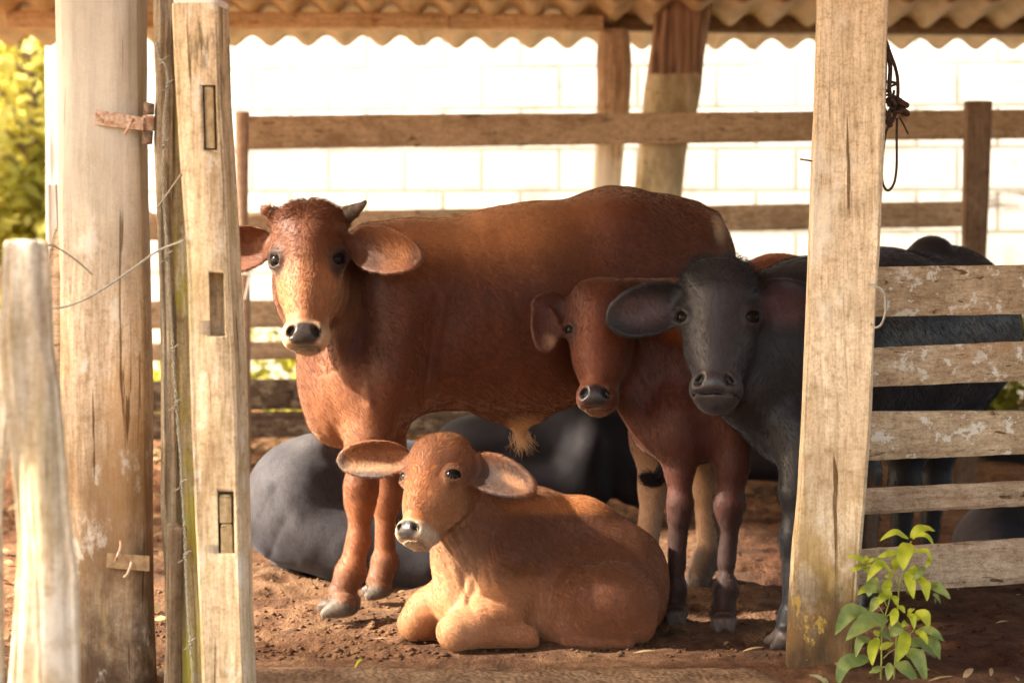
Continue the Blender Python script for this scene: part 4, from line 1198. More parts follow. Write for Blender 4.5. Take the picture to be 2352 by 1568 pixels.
def head_paint(h, p, base):
    """coat colours of the face in head coordinates"""
    mw = p.get('muz', 1.0); sh = p.get('shift', .03)
    def paint(V, col, wet):
        q = h.loc(V)
        def blob(c, r, colour, soft=.25, st=1.0, tilt=0):
            a = math.radians(tilt); d = q - np.array(c)
            d = np.stack([d[:, 0] * math.cos(a) + d[:, 1] * math.sin(a), -d[:, 0] * math.sin(a) + d[:, 1] * math.cos(a), d[:, 2]], 1)
            k = np.sqrt(((d / np.array(r)) ** 2).sum(1))
            w = (1 - sst(k, 1 - soft, 1 + soft)) * st
            col[:] = col * (1 - w[:, None]) + np.array(colour) * w[:, None]
            return w
        near = (np.abs(q) < np.array([.6, 1.6, 1.2])).all(1)
        if 'face' in p: blob((0, .62, -.02), (.16, .34, .2), p['face'], .5, .7)
        if 'brow' in p: blob((0, .27, 0), (.17, .24, .2), p['brow'], .6, .7)
        for q_ in (-1, 1):
            if 'cheek' in p: blob((q_ * .17, .66, -.2), (.14, .25, .22), p['cheek'], .5, .6)
        if 'ring' in p:
            blob((0, .925 + sh * .5, -.12), (.215 * mw, .105, .26), p['ring'], .22)
        blob((0, .968 + sh, -.12), (.12 * mw, .03, .16), p.get('lip', (.05, .035, .03)), .4, .8)
        w = blob((0, .890 + sh, -.010), (.116 * mw, .078, .10), p.get('pad', (.045, .036, .036)), .12)
        wet[:] = np.maximum(wet, w)
        for q_ in (-1, 1):
            blob((q_ * .087 * mw, .878 + sh, .004), (.030, .040, .05), (.008, .006, .006), .3, 1, q_ * 26)
            e = h.eyes[0 if q_ < 0 else 1][2]
            blob(e, (p.get('er', .075), p.get('er', .075) * 1.15, .085), p.get('eyering', (.035, .022, .018)), .35, .92)
            blob(e + np.array([0, .075, .0]), (.05, .05, .06), p.get('tear', p.get('eyering', (.035, .022, .018))), .5, .5)
    return paint

HIDES = {}
def make_animal(name, base, S, vox, colour, mat, label, cat='cow', group=None, paints=(), heads=(), wrinkles=(), horns=(), rough=.0025, big=.006, seed=1, lo=None, hi=None, eye=True):
    V, Fc = S.mesh(vox, lo, hi)
    V = relax(V, Fc, 2, .4)
    N = vert_normals(V, Fc)
    disp = big * fbm(V, 7.0, seed, 2) * .6 + rough * fbm(V, 26.0, seed + 3, 2) * .5
    hm = np.ones(len(V))
    for h in heads:
        q = h.loc(V); k = np.sqrt(((q - np.array([0, .55, -.15])) / np.array([.5, .62, .5])) ** 2 @ np.ones(3))
        hm *= .18 + .82 * sst(k, .8, 1.15)
    disp *= hm
    for c, R, d, wl_, am in wrinkles:
        d = np.array(d, float); d /= np.linalg.norm(d)
        f = 1 - sst(np.sqrt((((V - np.array(c)) / np.array(R)) ** 2).sum(1)), .35, 1.0)
        ph = V @ d * 2 * np.pi / wl_ + 2.2 * vnoise(V, 9.0, 7)
        disp += am * f * (np.abs(np.sin(ph * .5)) ** .6 * 2 - 1.2) * (.55 + .45 * vnoise(V, 14, 8))
    V = V + N * disp[:, None]
    root = empty(name, base, label, cat, group)
    o = obj('body', V, Fc, mat, root)
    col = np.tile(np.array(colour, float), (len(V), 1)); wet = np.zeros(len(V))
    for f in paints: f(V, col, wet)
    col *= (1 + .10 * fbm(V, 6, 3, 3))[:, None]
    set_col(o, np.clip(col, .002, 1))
    a = o.data.attributes.new('Wet', 'FLOAT', 'POINT'); a.data.foreach_set('value', wet.astype(np.float32))
    if eye:
        for h in heads:
            for c, r, _ in h.eyes:
                bm = bmesh.new(); bmesh.ops.create_uvsphere(bm, u_segments=24, v_segments=16, radius=r)
                me_v = np.array([v.co[:] for v in bm.verts]) + c; me_f = [tuple(v.index for v in f.verts) for f in bm.faces]; bm.free()
                obj('eye', me_v, me_f, M_EYE, root)
    for pts, r0 in horns:
        c = catmull(pts, 16); v, f = tube(c, np.linspace(r0, r0 * .16, 16) , 12)
        obj('horn', v, f, M_HORN, root)
    return root, V, Fc, vert_normals(V, Fc), col

def region(c, r, colour, soft=.3, st=1.0, A=None):
    c = np.array(c); r = np.array(r); A = np.eye(3) if A is None else A
    def f(V, col, wet):
        k = np.sqrt(((((V - c) @ A.T) / r) ** 2).sum(1))
        w = ((1 - sst(k, 1 - soft, 1 + soft)) * st)[:, None]
        col[:] = col * (1 - w) + np.array(colour) * w
    return f

def fur(root, V, Fc, N, col, count, length, flow, mat, seed=1, mask=None, rad=.00045, lift=.10, jit=.22, name='fur', vis=True):
    """short hairs combed along flow"""
    rng = np.random.default_rng(seed)
    a = V[Fc[:, 2]] - V[Fc[:, 0]]; b = V[Fc[:, 3]] - V[Fc[:, 1]]
    cen = V[Fc].mean(1)
    ar = np.linalg.norm(np.cross(a, b), axis=1)
    fN = N[Fc].mean(1)
    if mask is not None: ar = ar * mask(cen)
    view = np.array([0, 0, CAMH]) - cen; view /= np.linalg.norm(view, axis=1)[:, None]
    if vis: ar = ar * ((fN * view).sum(1) > -.35)
    fi = rng.choice(len(Fc), count, p=ar / ar.sum())
    w = rng.dirichlet(np.ones(4), count)
    root_p = (V[Fc[fi]] * w[:, :, None]).sum(1); n = (N[Fc[fi]] * w[:, :, None]).sum(1); n /= np.linalg.norm(n, axis=1)[:, None]
    c = (col[Fc[fi]] * w[:, :, None]).sum(1)
    d = flow(root_p) + jit * rng.normal(size=(count, 3)) * .5
    d = d - (d * n).sum(1)[:, None] * n; d /= np.linalg.norm(d, axis=1)[:, None] + 1e-9
    ln = length * rng.uniform(.55, 1.25, count)[:, None]
    p0 = root_p - n * .001
    p1 = root_p + (d * .5 + n * lift) * ln
    p2 = root_p + (d * 1.0 + n * lift * 1.2) * ln
    pts = np.stack([p0, p1, p2], 1)
    return hair_obj(name, pts, c * rng.uniform(.80, 1.24, count)[:, None], rad, mat, root)

def hair_obj(name, pts, cols, rad, mat, parent):
    n, k = pts.shape[:2]
    hc = bpy.data.hair_curves.new(name)
    hc.add_curves([k] * n)
    org = np.array(abs_loc(parent))
    hc.attributes['position'].data.foreach_set('vector', (pts - org).astype(np.float32).ravel()) if 'position' in hc.attributes else hc.position_data.foreach_set('vector', (pts - org).astype(np.float32).ravel())
    ra = hc.attributes.get('radius') or hc.attributes.new('radius', 'FLOAT', 'POINT')
    ra.data.foreach_set('value', np.tile(np.linspace(1, .25, k) * rad, n).astype(np.float32))
    ca = hc.attributes.new('Col', 'FLOAT_COLOR', 'POINT')
    cc = np.ones((n, k, 4), np.float32); cc[:, :, :3] = np.clip(cols, 0, 1)[:, None, :]
    ca.data.foreach_set('color', cc.ravel())
    hc.materials.append(mat)
    o = bpy.data.objects.new(name, hc); link(o)
    o.parent = parent
    return o

# ---------------------------------------------------------------- the animals
HM_BROWN = hide_mat('brown_hide', .58, .5, (1, .74, .5), .25)
HM_BLACK = hide_mat('black_hide', .50, .14, (.7, .75, .9), .35)
HAIR = hair_mat('coat_hair')
HM_RED = hide_mat('dark_red_hide', .6, .16, (1, .7, .5), .25)
HM_LYING = hide_mat('lying_hide', .7, .06, (.7, .75, .9), .12)
def muzzle_free(h, p):
    q = h.loc(p)
    m = (np.abs(q[:, 0]) < .2) & (q[:, 1] > .80) & (q[:, 1] < 1.1) & (q[:, 2] > -.20)
    return np.where(m, .03, 1.0)
def px(r, d): return r * d / F

def hoof(S, heel, toe, r, d, k=.006):
    """cloven hoof: two claws side by side in depth, toes to the picture point"""
    for dy in (-1, 1):
        a = P(heel[0] + dy * r * .10, heel[1], d) + np.array([0, dy * px(r * .50, d), 0])
        b = P(toe[0] + (0 if dy < 0 else -r * .34), toe[1] - (0 if dy < 0 else r * .20), d) + np.array([0, dy * px(r * .66, d), 0])
        S.cone(a, px(r * .86, d), b, px(r * .36, d), k)

BROWN = (.132, .040, .0130); DARKLEG = (.12, .045, .018); PALE = (.56, .40, .24); HOOF = (.075, .060, .047)

# ---- the standing brown bull calf, head turned to the viewer
def bull():
    S = Sdf()
    c = lambda x0, y0, d0, r0, x1, y1, d1, r1, k=.05, fl=1.0: S.cone(P(x0, y0, d0), px(r0, d0), P(x1, y1, d1), px(r1, d1), k, fl)
    e = lambda x, y, d, rx, ry, rd, rot=0, k=.05: S.ell(P(x, y, d), (px(rx, d), rd, px(ry, d)), roty(rot), k)
    # trunk
    c(985, 732, 5.50, 212, 1210, 709, 5.60, 226, .07, .74)
    c(1210, 709, 5.58, 226, 1425, 650, 5.68, 203, .07, .76)
    c(1420, 640, 5.68, 180, 1545, 610, 5.76, 138, .08, .86)
    e(1420, 512, 5.60, 75, 62, .12, 10, .09)             # hip
    e(1555, 505, 5.74, 62, 36, .06, 22, .07)             # tail head
    e(1590, 620, 5.78, 66, 120, .15, 8, .08)             # buttock
    c(1180, 840, 5.60, 100, 1330, 790, 5.66, 90, .08, .9)
    # shoulder, chest, dewlap
    e(905, 760, 5.34, 95, 180, .10, -8, .08)
    e(850, 850, 5.40, 120, 145, .165, -12, .08)
    e(790, 905, 5.38, 70, 110, .085, 18, .06)
    c(735, 800, 5.36, 42, 772, 945, 5.38, 48, .06, .55)
    e(806, 965, 5.40, 48, 56, .06, 0, .05)
    # neck
    c(735, 650, 5.42, 110, 900, 682, 5.50, 158, .07, .64)
    c(740, 735, 5.44, 70, 790, 850, 5.40, 80, .08, .6)
    c(850, 548, 5.48, 30, 1010, 552, 5.50, 38, .05)
    # near foreleg
    c(862, 880, 5.31, 72, 850, 1020, 5.29, 50, .05)
    c(850, 1010, 5.29, 48, 828, 1110, 5.28, 37, .04)
    e(827, 1135, 5.28, 36, 46, .036, 0, .03)
    c(825, 1165, 5.28, 29, 823, 1240, 5.28, 22.5, .03)
    c(823, 1240, 5.28, 22.5, 808, 1300, 5.27, 29, .03)
    e(806, 1314, 5.27, 33, 30, .034, -15, .02)
    c(802, 1320, 5.27, 30, 782, 1362, 5.26, 31, .02)
    hoof(S, (792, 1384), (748, 1404), 34, 5.25)
    # far foreleg
    c(885, 900, 5.50, 60, 888, 1030, 5.50, 40, .05)
    c(888, 1030, 5.50, 38, 888, 1130, 5.50, 30, .03)
    e(889, 1142, 5.50, 31, 40, .032, 0, .03)
    c(886, 1170, 5.50, 26, 884, 1240, 5.50, 23, .03)
    e(885, 1284, 5.50, 31, 28, .034, 0, .03)
    c(882, 1300, 5.50, 27, 872, 1330, 5.49, 29, .02)
    hoof(S, (874, 1348), (848, 1364), 27, 5.49)
    # hind legs
    c(1530, 720, 5.62, 128, 1500, 880, 5.60, 84, .07, .6)
    c(1500, 880, 5.60, 82, 1497, 1010, 5.60, 44, .05, .8)
    c(1497, 1010, 5.60, 42, 1500, 1115, 5.62, 31, .04)
    e(1503, 1118, 5.62, 30, 34, .032, 0, .03)
    c(1498, 1150, 5.62, 26, 1484, 1265, 5.61, 23, .03)
    e(1483, 1302, 5.61, 29, 28, .032, 0, .03)
    c(1483, 1310, 5.61, 26, 1474, 1338, 5.61, 28, .02)
    hoof(S, (1476, 1352), (1450, 1364), 26, 5.60)
    c(1560, 740, 5.86, 120, 1585, 900, 5.85, 78, .07, .6)
    c(1585, 900, 5.85, 74, 1612, 1030, 5.84, 42, .05, .8)
    c(1612, 1030, 5.84, 40, 1622, 1125, 5.84, 29, .04)
    e(1624, 1130, 5.84, 28, 32, .03, 0, .03)
    c(1622, 1150, 5.84, 25, 1626, 1250, 5.80, 22, .03)
    e(1622, 1286, 5.79, 28, 27, .032, 0, .03)
    c(1616, 1296, 5.78, 26, 1606, 1322, 5.76, 28, .02)
    hoof(S, (1606, 1334), (1586, 1346), 26, 5.75)
    # sheath
    e(1170, 940, 5.60, 70, 26, .05, 12, .05)
    c(1185, 950, 5.60, 26, 1199, 1000, 5.60, 11, .03)
    # tail
    S.chain([(P(1590, 488, 5.78), px(24, 5.78)), (P(1632, 508, 5.80), px(21, 5.8)), (P(1652, 560, 5.82), px(17, 5.8)), (P(1652, 680, 5.82), px(13, 5.8)), (P(1630, 820, 5.75), px(10, 5.7)), (P(1585, 940, 5.60), px(8, 5.6)), (P(1535, 1040, 5.50), px(7, 5.5))], .02)
    cut = lambda x, y, d, rx, ry, rd, rot, k=.06: S.ell(P(x, y, d), (px(rx, d), rd, px(ry, d)), roty(rot), k, 's')
    cut(818, 745, 5.155, 26, 150, .115, -8, .07)          # neck to shoulder
    cut(1000, 790, 5.19, 24, 150, .115, 10, .08)          # behind the shoulder
    cut(1345, 575, 5.33, 46, 60, .10, 20, .09)            # flank hollow
    cut(1390, 800, 5.40, 60, 40, .10, -30, .09)
    e(1150, 520, 5.58, 220, 18, .05, -6, .05)             # spine
    h = Head(P(705, 452, 5.26), P(697, 786, 5.13), (-.03, -.97, .12))
    hp = dict(brow=(.095, .026, .0085), lid=.70, wide=.91, muz=.96, shift=.052, ring=(.47, .34, .21), pad=(.034, .028, .028), face=(.40, .17, .068), cheek=(.44, .20, .085), poll=.0, eyering=(.016, .010, .010), er=.098, tear=(.03, .022, .02), eye=.056)
    build_head(S, h, hp)
    # ears
    S.cone(h.pt(.20, .29, -.20), .055 * h.L, P(818, 561, 5.31), .026, .03)
    S.leaf(P(806, 558, 5.27), P(968, 592, 5.14), px(102, 5.2), (.25, -1, -.06), .30, .10, .0042, .02, (.42, .52))
    S.cone(h.pt(-.20, .29, -.20), .055 * h.L, P(610, 561, 5.36), .026, .03)
    S.leaf(P(622, 556, 5.32), P(462, 590, 5.34), px(98, 5.3), (-.10, -1, -.05), .30, .10, .0042, .02, (.42, .52))
    S.cone(h.pt(.22, .10, -.17), .05 * h.L, P(812, 486, 5.28), .018, .03)
    S.cone(h.pt(-.22, .10, -.17), .05 * h.L, P(612, 484, 5.30), .018, .03)
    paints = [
        region(P(1130, 545, 5.5), (.22, .6, .115), (.40, .165, .062), .75, .85),  # light on the back painted into the coat
        region(P(1150, 760, 5.4), (.42, .5, .22), (.090, .024, .010), .6, .8),  # shaded flank painted into the coat
        region(P(1490, 600, 5.7), (.24, .6, .26), (.088, .023, .010), .5, .8),  # shaded rump painted into the coat
        region(P(790, 930, 5.35), (.10, .3, .16), (.26, .09, .03), .6, .6),
        region(P(1200, 990, 5.6), (.05, .1, .06), (.55, .34, .15), .5, .8),
        region(P(870, 1230, 5.4), (.2, .4, .16), (.25, .085, .032), .4, .6),
        region(P(1550, 1180, 5.7), (.24, .5, .26), (.36, .22, .13), .35, .85),
        region(P(1545, 1310, 5.7), (.24, .5, .06), (.07, .045, .035), .3, .85),
        region(P(1640, 535, 5.74), (.026, .1, .055), PALE, .4, .85),
        region(P(1630, 545, 5.70), (.008, .1, .045), (.06, .03, .02), .4, .9),
        region(P(850, 1345, 5.3), (.2, .5, .055), (.10, .045, .022), .3, .6),
        region(P(770, 1396, 5.25), (.075, .09, .032), HOOF, .15), region(P(862, 1358, 5.49), (.05, .08, .026), HOOF, .15),
        region(P(1462, 1356, 5.6), (.05, .08, .028), (.08, .06, .05), .15), region(P(1594, 1340, 5.75), (.05, .08, .026), (.08, .06, .05), .15),
        region(P(890, 590, 5.19), (.065, .1, .035), (.36, .15, .065), .5, .8), region(P(854, 603, 5.2), (.016, .05, .014), (.07, .03, .02), .4, .8),
        region(P(958, 588, 5.15), (.022, .05, .035), (.13, .05, .03), .5, .7),
        region(P(470, 590, 5.34), (.05, .1, .05), (.11, .04, .02), .5, .8),
        region(P(838, 700, 5.3), (.075, .4, .21), (.052, .017, .009), .6, .85),  # shade on the neck behind the head painted in
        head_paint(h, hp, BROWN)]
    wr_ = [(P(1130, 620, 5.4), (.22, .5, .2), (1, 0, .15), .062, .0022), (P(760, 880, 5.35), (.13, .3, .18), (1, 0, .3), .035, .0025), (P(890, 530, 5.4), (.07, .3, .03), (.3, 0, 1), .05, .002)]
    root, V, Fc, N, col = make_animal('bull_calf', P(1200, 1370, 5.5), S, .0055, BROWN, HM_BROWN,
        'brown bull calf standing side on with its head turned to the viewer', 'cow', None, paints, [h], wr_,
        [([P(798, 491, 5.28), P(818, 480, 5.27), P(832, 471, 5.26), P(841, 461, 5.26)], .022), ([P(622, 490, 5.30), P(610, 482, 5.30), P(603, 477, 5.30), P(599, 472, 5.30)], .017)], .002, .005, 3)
    def flow(p):
        q = h.loc(p)
        inh = (np.abs(q[:, 0]) < .32) & (q[:, 1] < 1.1) & (q[:, 1] > -.1) & (q[:, 2] > -.5)
        d = np.tile(np.array([.75, 0, -.65]), (len(p), 1))
        hd = -h.A[1] + .5 * np.tanh(q[:, :1] / .09) * h.A[0]
        sw = np.where(q[:, 1:2] < .42, h.A[1] * .2 + np.tanh(q[:, :1] / .09) * h.A[0] * .9 + h.A[2] * .2, hd)
        return np.where(inh[:, None], sw, d)
    fur(root, V, Fc, N, col, 90000, .013, flow, HAIR, 2, lambda p: muzzle_free(h, p), .00042, .12)
    # poll tuft
    fur(root, V, Fc, N, col * 1.25, 1300, .015, lambda p: np.stack([np.sign(p[:, 0] - P(705, 0, 5.3)[0]) * .6, 0 * p[:, 0] - .3, 0 * p[:, 0] + .6], 1), HAIR, 5, lambda p: ((np.abs(h.loc(p)[:, 0]) < .26) & (h.loc(p)[:, 1] < .16) & (h.loc(p)[:, 1] > -.1) & (np.abs(h.loc(p)[:, 2] + .12) < .22)).astype(float) + 1e-9, .0005, .5, .8, 'poll_tuft')
    # sheath hairs and tail switch
    rng = np.random.default_rng(3)
    n = 150; st = P(1196, 996, 5.6) + rng.normal(size=(n, 3)) * np.array([.012, .010, .008])
    dr = np.stack([rng.normal(size=n) * .24 + .08, rng.normal(size=n) * .2, -np.ones(n)], 1); ln = rng.uniform(.02, .058, n)[:, None]
    hair_obj('belly_tuft', np.stack([st, st + dr * ln * .5, st + dr * ln * np.array([1.5, 1, 1])], 1), np.tile(np.array([[.62, .40, .20]]), (n, 1)), .0006, HAIR, root)
    n = 700
    sw = catmull([P(1530, 1020, 5.5), P(1528, 1060, 5.48), P(1520, 1092, 5.47), P(1500, 1104, 5.46), P(1482, 1094, 5.455)], 6)
    jt = rng.normal(size=(n, 1, 3)) * np.array([.007, .009, .006]) * np.linspace(.7, 1.3, 6)[None, :, None]
    hair_obj('tail_switch', sw[None] + jt + rng.normal(size=(n, 6, 3)) * .0022, np.tile(np.array([[.016, .011, .012]]), (n, 1)), .0011, HAIR, root)
    return root
bull()

# ---- the fawn calf lying in front
def calf():
    S = Sdf()
    c = lambda x0, y0, d0, r0, x1, y1, d1, r1, k=.04, fl=1.0: S.cone(P(x0, y0, d0), px(r0, d0), P(x1, y1, d1), px(r1, d1), k, fl)
    e = lambda x, y, d, rx, ry, rd, rot=0, k=.04: S.ell(P(x, y, d), (px(rx, d), rd, px(ry, d)), roty(rot), k)
    c(1150, 1320, 5.06, 132, 1385, 1336, 5.12, 142, .06, .9)
    c(1180, 1225, 5.06, 92, 1330, 1225, 5.10, 84, .06, .8)
    c(1320, 1240, 5.10, 74, 1432, 1310, 5.12, 84, .06, .9)
    c(1385, 1350, 5.10, 132, 1434, 1382, 5.12, 88, .05, .9)
    e(1215, 1146, 5.05, 62, 26, .05, 6, .05)
    # haunch with thigh edge
    e(1384, 1376, 4.985, 132, 100, .11, 6, .016)
    c(1290, 1448, 4.93, 32, 1470, 1442, 4.96, 30, .03)
    # shoulder and belly
    e(1150, 1330, 4.96, 88, 118, .09, 14, .05)
    c(1120, 1390, 4.99, 92, 1260, 1400, 5.02, 88, .05)
    # neck, chest
    c(1066, 1120, 4.98, 66, 1120, 1270, 4.99, 100, .05, .85)
    c(1040, 1230, 4.95, 40, 1068, 1370, 4.93, 62, .05, .8)
    e(1058, 1385, 4.94, 46, 62, .075, 0, .04)
    c(1010, 1252, 4.93, 20, 1030, 1370, 4.90, 24, .03, .6)
    # near foreleg folded under
    c(1150, 1400, 4.88, 58, 1052, 1446, 4.83, 36, .03)
    c(1052, 1450, 4.83, 36, 1225, 1462, 4.86, 27, .02)
    e(1040, 1450, 4.83, 34, 34, .040, 0, .02)
    # far foreleg: forearm slants down to the knee
    c(1040, 1350, 5.00, 38, 972, 1400, 4.98, 36, .04)
    c(978, 1395, 4.98, 36, 950, 1432, 4.97, 33, .03)
    c(950, 1432, 4.97, 32, 1010, 1455, 5.03, 20, .02)
    # tail laid along
    S.chain([(P(1505, 1330, 5.16), px(15, 5.1)), (P(1535, 1400, 5.18), px(12, 5.1)), (P(1520, 1465, 5.18), px(10, 5.1))], .03)
    cut = lambda x, y, d, rx, ry, rd, rot, k=.04: S.ell(P(x, y, d), (px(rx, d), rd, px(ry, d)), roty(rot), k, 's')
    cut(1250, 1380, 4.845, 14, 95, .060, 4, .03)          # fold in front of the thigh
    cut(1225, 1345, 4.85, 60, 12, .055, 22, .04)
    cut(1108, 1260, 4.845, 16, 90, .055, 20, .05)         # neck to shoulder
    cut(1330, 1230, 4.93, 60, 40, .07, 20, .06)
    c(1300, 1478, 4.90, 14, 1440, 1476, 4.93, 13, .012)   # folded cannon under the thigh
    h = Head(P(1003, 984, 4.93), P(931, 1230, 4.78), (-.56, -.82, .10))
    hp = dict(lid=.56, wide=1.12, muz=.98, shift=.05, deep=1.0, ring=(.44, .34, .235), pad=(.026, .022, .024), face=(.40, .145, .045), cheek=(.42, .19, .075), eye=.068, poll=-.01, eyering=(.05, .028, .02), er=.066, tear=(.13, .06, .035), lip=(.30, .2, .13))
    build_head(S, h, hp)
    S.cone(h.pt(.2, .30, -.24), .06 * h.L, P(1080, 1070, 4.955), .020, .025)
    S.leaf(P(1070, 1068, 4.92), P(1224, 1122, 4.78), px(82, 4.9), (.22, -1, .22), .32, .08, .0038, .02, (.42, .55))
    S.cone(h.pt(-.2, .30, -.22), .055 * h.L, P(922, 1050, 5.00), .018, .025)
    S.leaf(P(935, 1050, 4.97), P(776, 1056, 4.98), px(78, 4.97), (-.1, -1, .05), .32, .06, .0038, .02, (.42, .50))
    paints = [
        region(P(1120, 1420, 4.9), (.22, .3, .10), (.46, .20, .085), .5, .7),
        region(P(1040, 1330, 4.9), (.08, .2, .13), (.50, .27, .13), .6, .75),
        region(P(1035, 1450, 4.83), (.06, .1, .05), (.52, .27, .13), .5, .7),
        region(P(955, 1430, 4.97), (.05, .1, .06), (.48, .23, .10), .5, .7),
        region(P(1400, 1400, 5.0), (.18, .3, .14), (.27, .10, .045), .4, .7),
        region(P(1250, 1215, 5.0), (.26, .4, .085), (.098, .033, .014), .6, .8),
        region(P(1400, 1290, 5.0), (.16, .4, .11), (.125, .043, .018), .6, .7),
        region(P(1330, 1150, 5.1), (.2, .3, .022), (.42, .15, .04), .5, .7),  # rim light along the back painted into the coat
        region(P(1150, 1096, 4.84), (.085, .1, .045), (.085, .05, .038), .5, .85), region(P(1180, 1105, 4.81), (.035, .1, .014), (.42, .22, .11), .5, .8, roty(24)), region(P(1120, 1095, 4.87), (.03, .08, .034), (.09, .06, .05), .5, .6),
        region(P(1170, 1138, 4.83), (.06, .1, .010), (.06, .05, .06), .6, .7, roty(6)),
        region(P(840, 1068, 5.0), (.085, .1, .013), (.42, .28, .16), .5, .7), region(P(850, 1088, 5.0), (.07, .1, .012), (.08, .07, .07), .5, .8), region(P(783, 1058, 5.0), (.014, .1, .035), (.06, .045, .04), .5, .8), region(P(850, 1042, 5.0), (.07, .1, .018), (.33, .14, .06), .6, .5),
        head_paint(h, hp, BROWN)]
    wr_ = [(P(1060, 1270, 4.9), (.12, .2, .14), (1, 0, .45), .022, .0026), (P(1090, 1340, 4.9), (.10, .2, .12), (1, 0, .3), .034, .0028)]
    root, V, Fc, N, col = make_animal('lying_calf', P(1250, 1485, 5.0), S, .0042, (.205, .073, .026), HM_BROWN,
        'fawn brown calf lying in front with folded forelegs and pale muzzle', 'calf', None, paints, [h], wr_, (), .0016, .0035, 7)
    def flow(p):
        q = h.loc(p)
        inh = (np.abs(q[:, 0]) < .32) & (q[:, 1] < 1.1) & (q[:, 1] > -.1) & (q[:, 2] > -.5)
        d = np.tile(np.array([.7, 0, -.7]), (len(p), 1))
        return np.where(inh[:, None], -h.A[1] + .5 * np.tanh(q[:, :1] / .09) * h.A[0], d)
    fur(root, V, Fc, N, col, 80000, .010, flow, HAIR, 4, lambda p: muzzle_free(h, p), .00040, .12)
    return root
calf()

# ---- the dark red young cow facing the viewer
def red():
    S = Sdf()
    c = lambda x0, y0, d0, r0, x1, y1, d1, r1, k=.05, fl=1.0: S.cone(P(x0, y0, d0), px(r0, d0), P(x1, y1, d1), px(r1, d1), k, fl)
    e = lambda x, y, d, rx, ry, rd, rot=0, k=.05: S.ell(P(x, y, d), (px(rx, d), rd, px(ry, d)), roty(rot), k)
    e(1590, 905, 5.36, 128, 160, .19, 0, .07)
    c(1600, 850, 5.45, 160, 1800, 770, 6.05, 150, .08)
    c(1560, 720, 5.42, 70, 1780, 662, 6.0, 66, .07)
    c(1800, 740, 6.0, 140, 1850, 720, 6.3, 120, .08)
    # neck slants from the head down to the chest
    c(1395, 745, 5.32, 90, 1540, 830, 5.36, 140, .07, .8)
    c(1420, 860, 5.25, 44, 1500, 980, 5.24, 52, .06, .7)
    e(1562, 1000, 5.24, 80, 62, .10, 12, .06)
    c(1450, 690, 5.34, 52, 1560, 705, 5.42, 62, .05)
    # forelegs
    c(1562, 960, 5.20, 62, 1560, 1080, 5.18, 30, .05)
    c(1560, 1080, 5.18, 29, 1562, 1150, 5.17, 25, .03)
    e(1562, 1165, 5.17, 25, 34, .029, 0, .03)
    c(1558, 1200, 5.17, 22, 1554, 1300, 5.17, 20, .03)
    e(1552, 1348, 5.17, 25, 28, .030, 0, .03)
    c(1552, 1360, 5.17, 23, 1548, 1395, 5.16, 25, .02)
    hoof(S, (1550, 1408), (1541, 1425), 24, 5.14)
    hoof(S, (1560, 1408), (1566, 1424), 22, 5.14)
    c(1672, 950, 5.20, 66, 1682, 1070, 5.18, 36, .05)
    c(1682, 1070, 5.18, 35, 1674, 1150, 5.17, 31, .03)
    e(1672, 1166, 5.17, 32, 38, .034, 0, .03)
    c(1671, 1205, 5.17, 24, 1669, 1290, 5.16, 21, .03)
    e(1667, 1346, 5.15, 27, 30, .032, 0, .03)
    c(1666, 1360, 5.15, 25, 1660, 1410, 5.13, 28, .02)
    hoof(S, (1655, 1424), (1648, 1442), 22, 5.09)
    hoof(S, (1672, 1424), (1677, 1440), 22, 5.09)
    # hind legs, behind
    c(1850, 850, 6.15, 90, 1880, 1000, 6.15, 40, .05); c(1880, 1000, 6.15, 38, 1884, 1290, 6.15, 22, .04)
    c(1900, 850, 6.35, 90, 1925, 1000, 6.35, 40, .05); c(1925, 1000, 6.35, 38, 1925, 1270, 6.35, 22, .04)
    h = Head(P(1378, 624, 5.22), P(1366, 928, 5.08), (-.20, -.95, .12))
    hp = dict(wide=.96, muz=.90, shift=.045, pad=(.018, .015, .017), face=(.15, .042, .016), cheek=(.10, .027, .011), eye=.050, eyering=(.03, .018, .015), er=.062, lip=(.10, .04, .025), poll=.02)
    build_head(S, h, hp)
    # drooping ear, folded near its tip
    S.cone(h.pt(-.2, .29, -.2), .05 * h.L, P(1304, 704, 5.275), .022, .03)
    S.leaf(P(1306, 700, 5.24), P(1232, 738, 5.22), px(98, 5.2), (-.1, -1, 0), .18, .08, .0042, .02, (.35, .25))
    S.leaf(P(1246, 706, 5.225), P(1254, 806, 5.19), px(58, 5.2), (.25, -1, .1), .2, .1, .0042, .015, (.35, .40))
    S.cone(h.pt(.2, .29, -.2), .05 * h.L, P(1450, 706, 5.29), .022, .03)
    S.leaf(P(1450, 704, 5.26), P(1570, 770, 5.26), px(84, 5.2), (.1, -1, 0), .2, .1, .004, .02, (.42, .55))
    DR = (.058, .0155, .008)
    paints = [region(P(1590, 930, 5.2), (.2, .3, .2), (.060, .016, .009), .6, .8),
        region(P(1560, 740, 5.4), (.06, .3, .05), (.34, .10, .025), .5, .8),  # patch of light on the shoulder painted into the coat
        region(P(1560, 1300, 5.17), (.1, .2, .16), (.032, .015, .012), .4, .85), region(P(1668, 1310, 5.15), (.1, .2, .16), (.032, .016, .013), .4, .85),
        
        region(P(1552, 1418, 5.14), (.05, .09, .022), (.13, .10, .085), .2), region(P(1663, 1434, 5.09), (.06, .1, .022), (.15, .115, .10), .2),
        region(P(1252, 742, 5.2), (.06, .2, .085), (.075, .026, .016), .35, .85), region(P(1260, 785, 5.18), (.018, .1, .02), (.22, .12, .07), .5, .7),
        region(P(1345, 690, 5.1), (.05, .1, .10), (.12, .040, .022), .6, .6),
        region(P(1800, 600, 6), (.3, .5, .05), (.30, .085, .03), .5, .8),
        head_paint(h, hp, DR)]
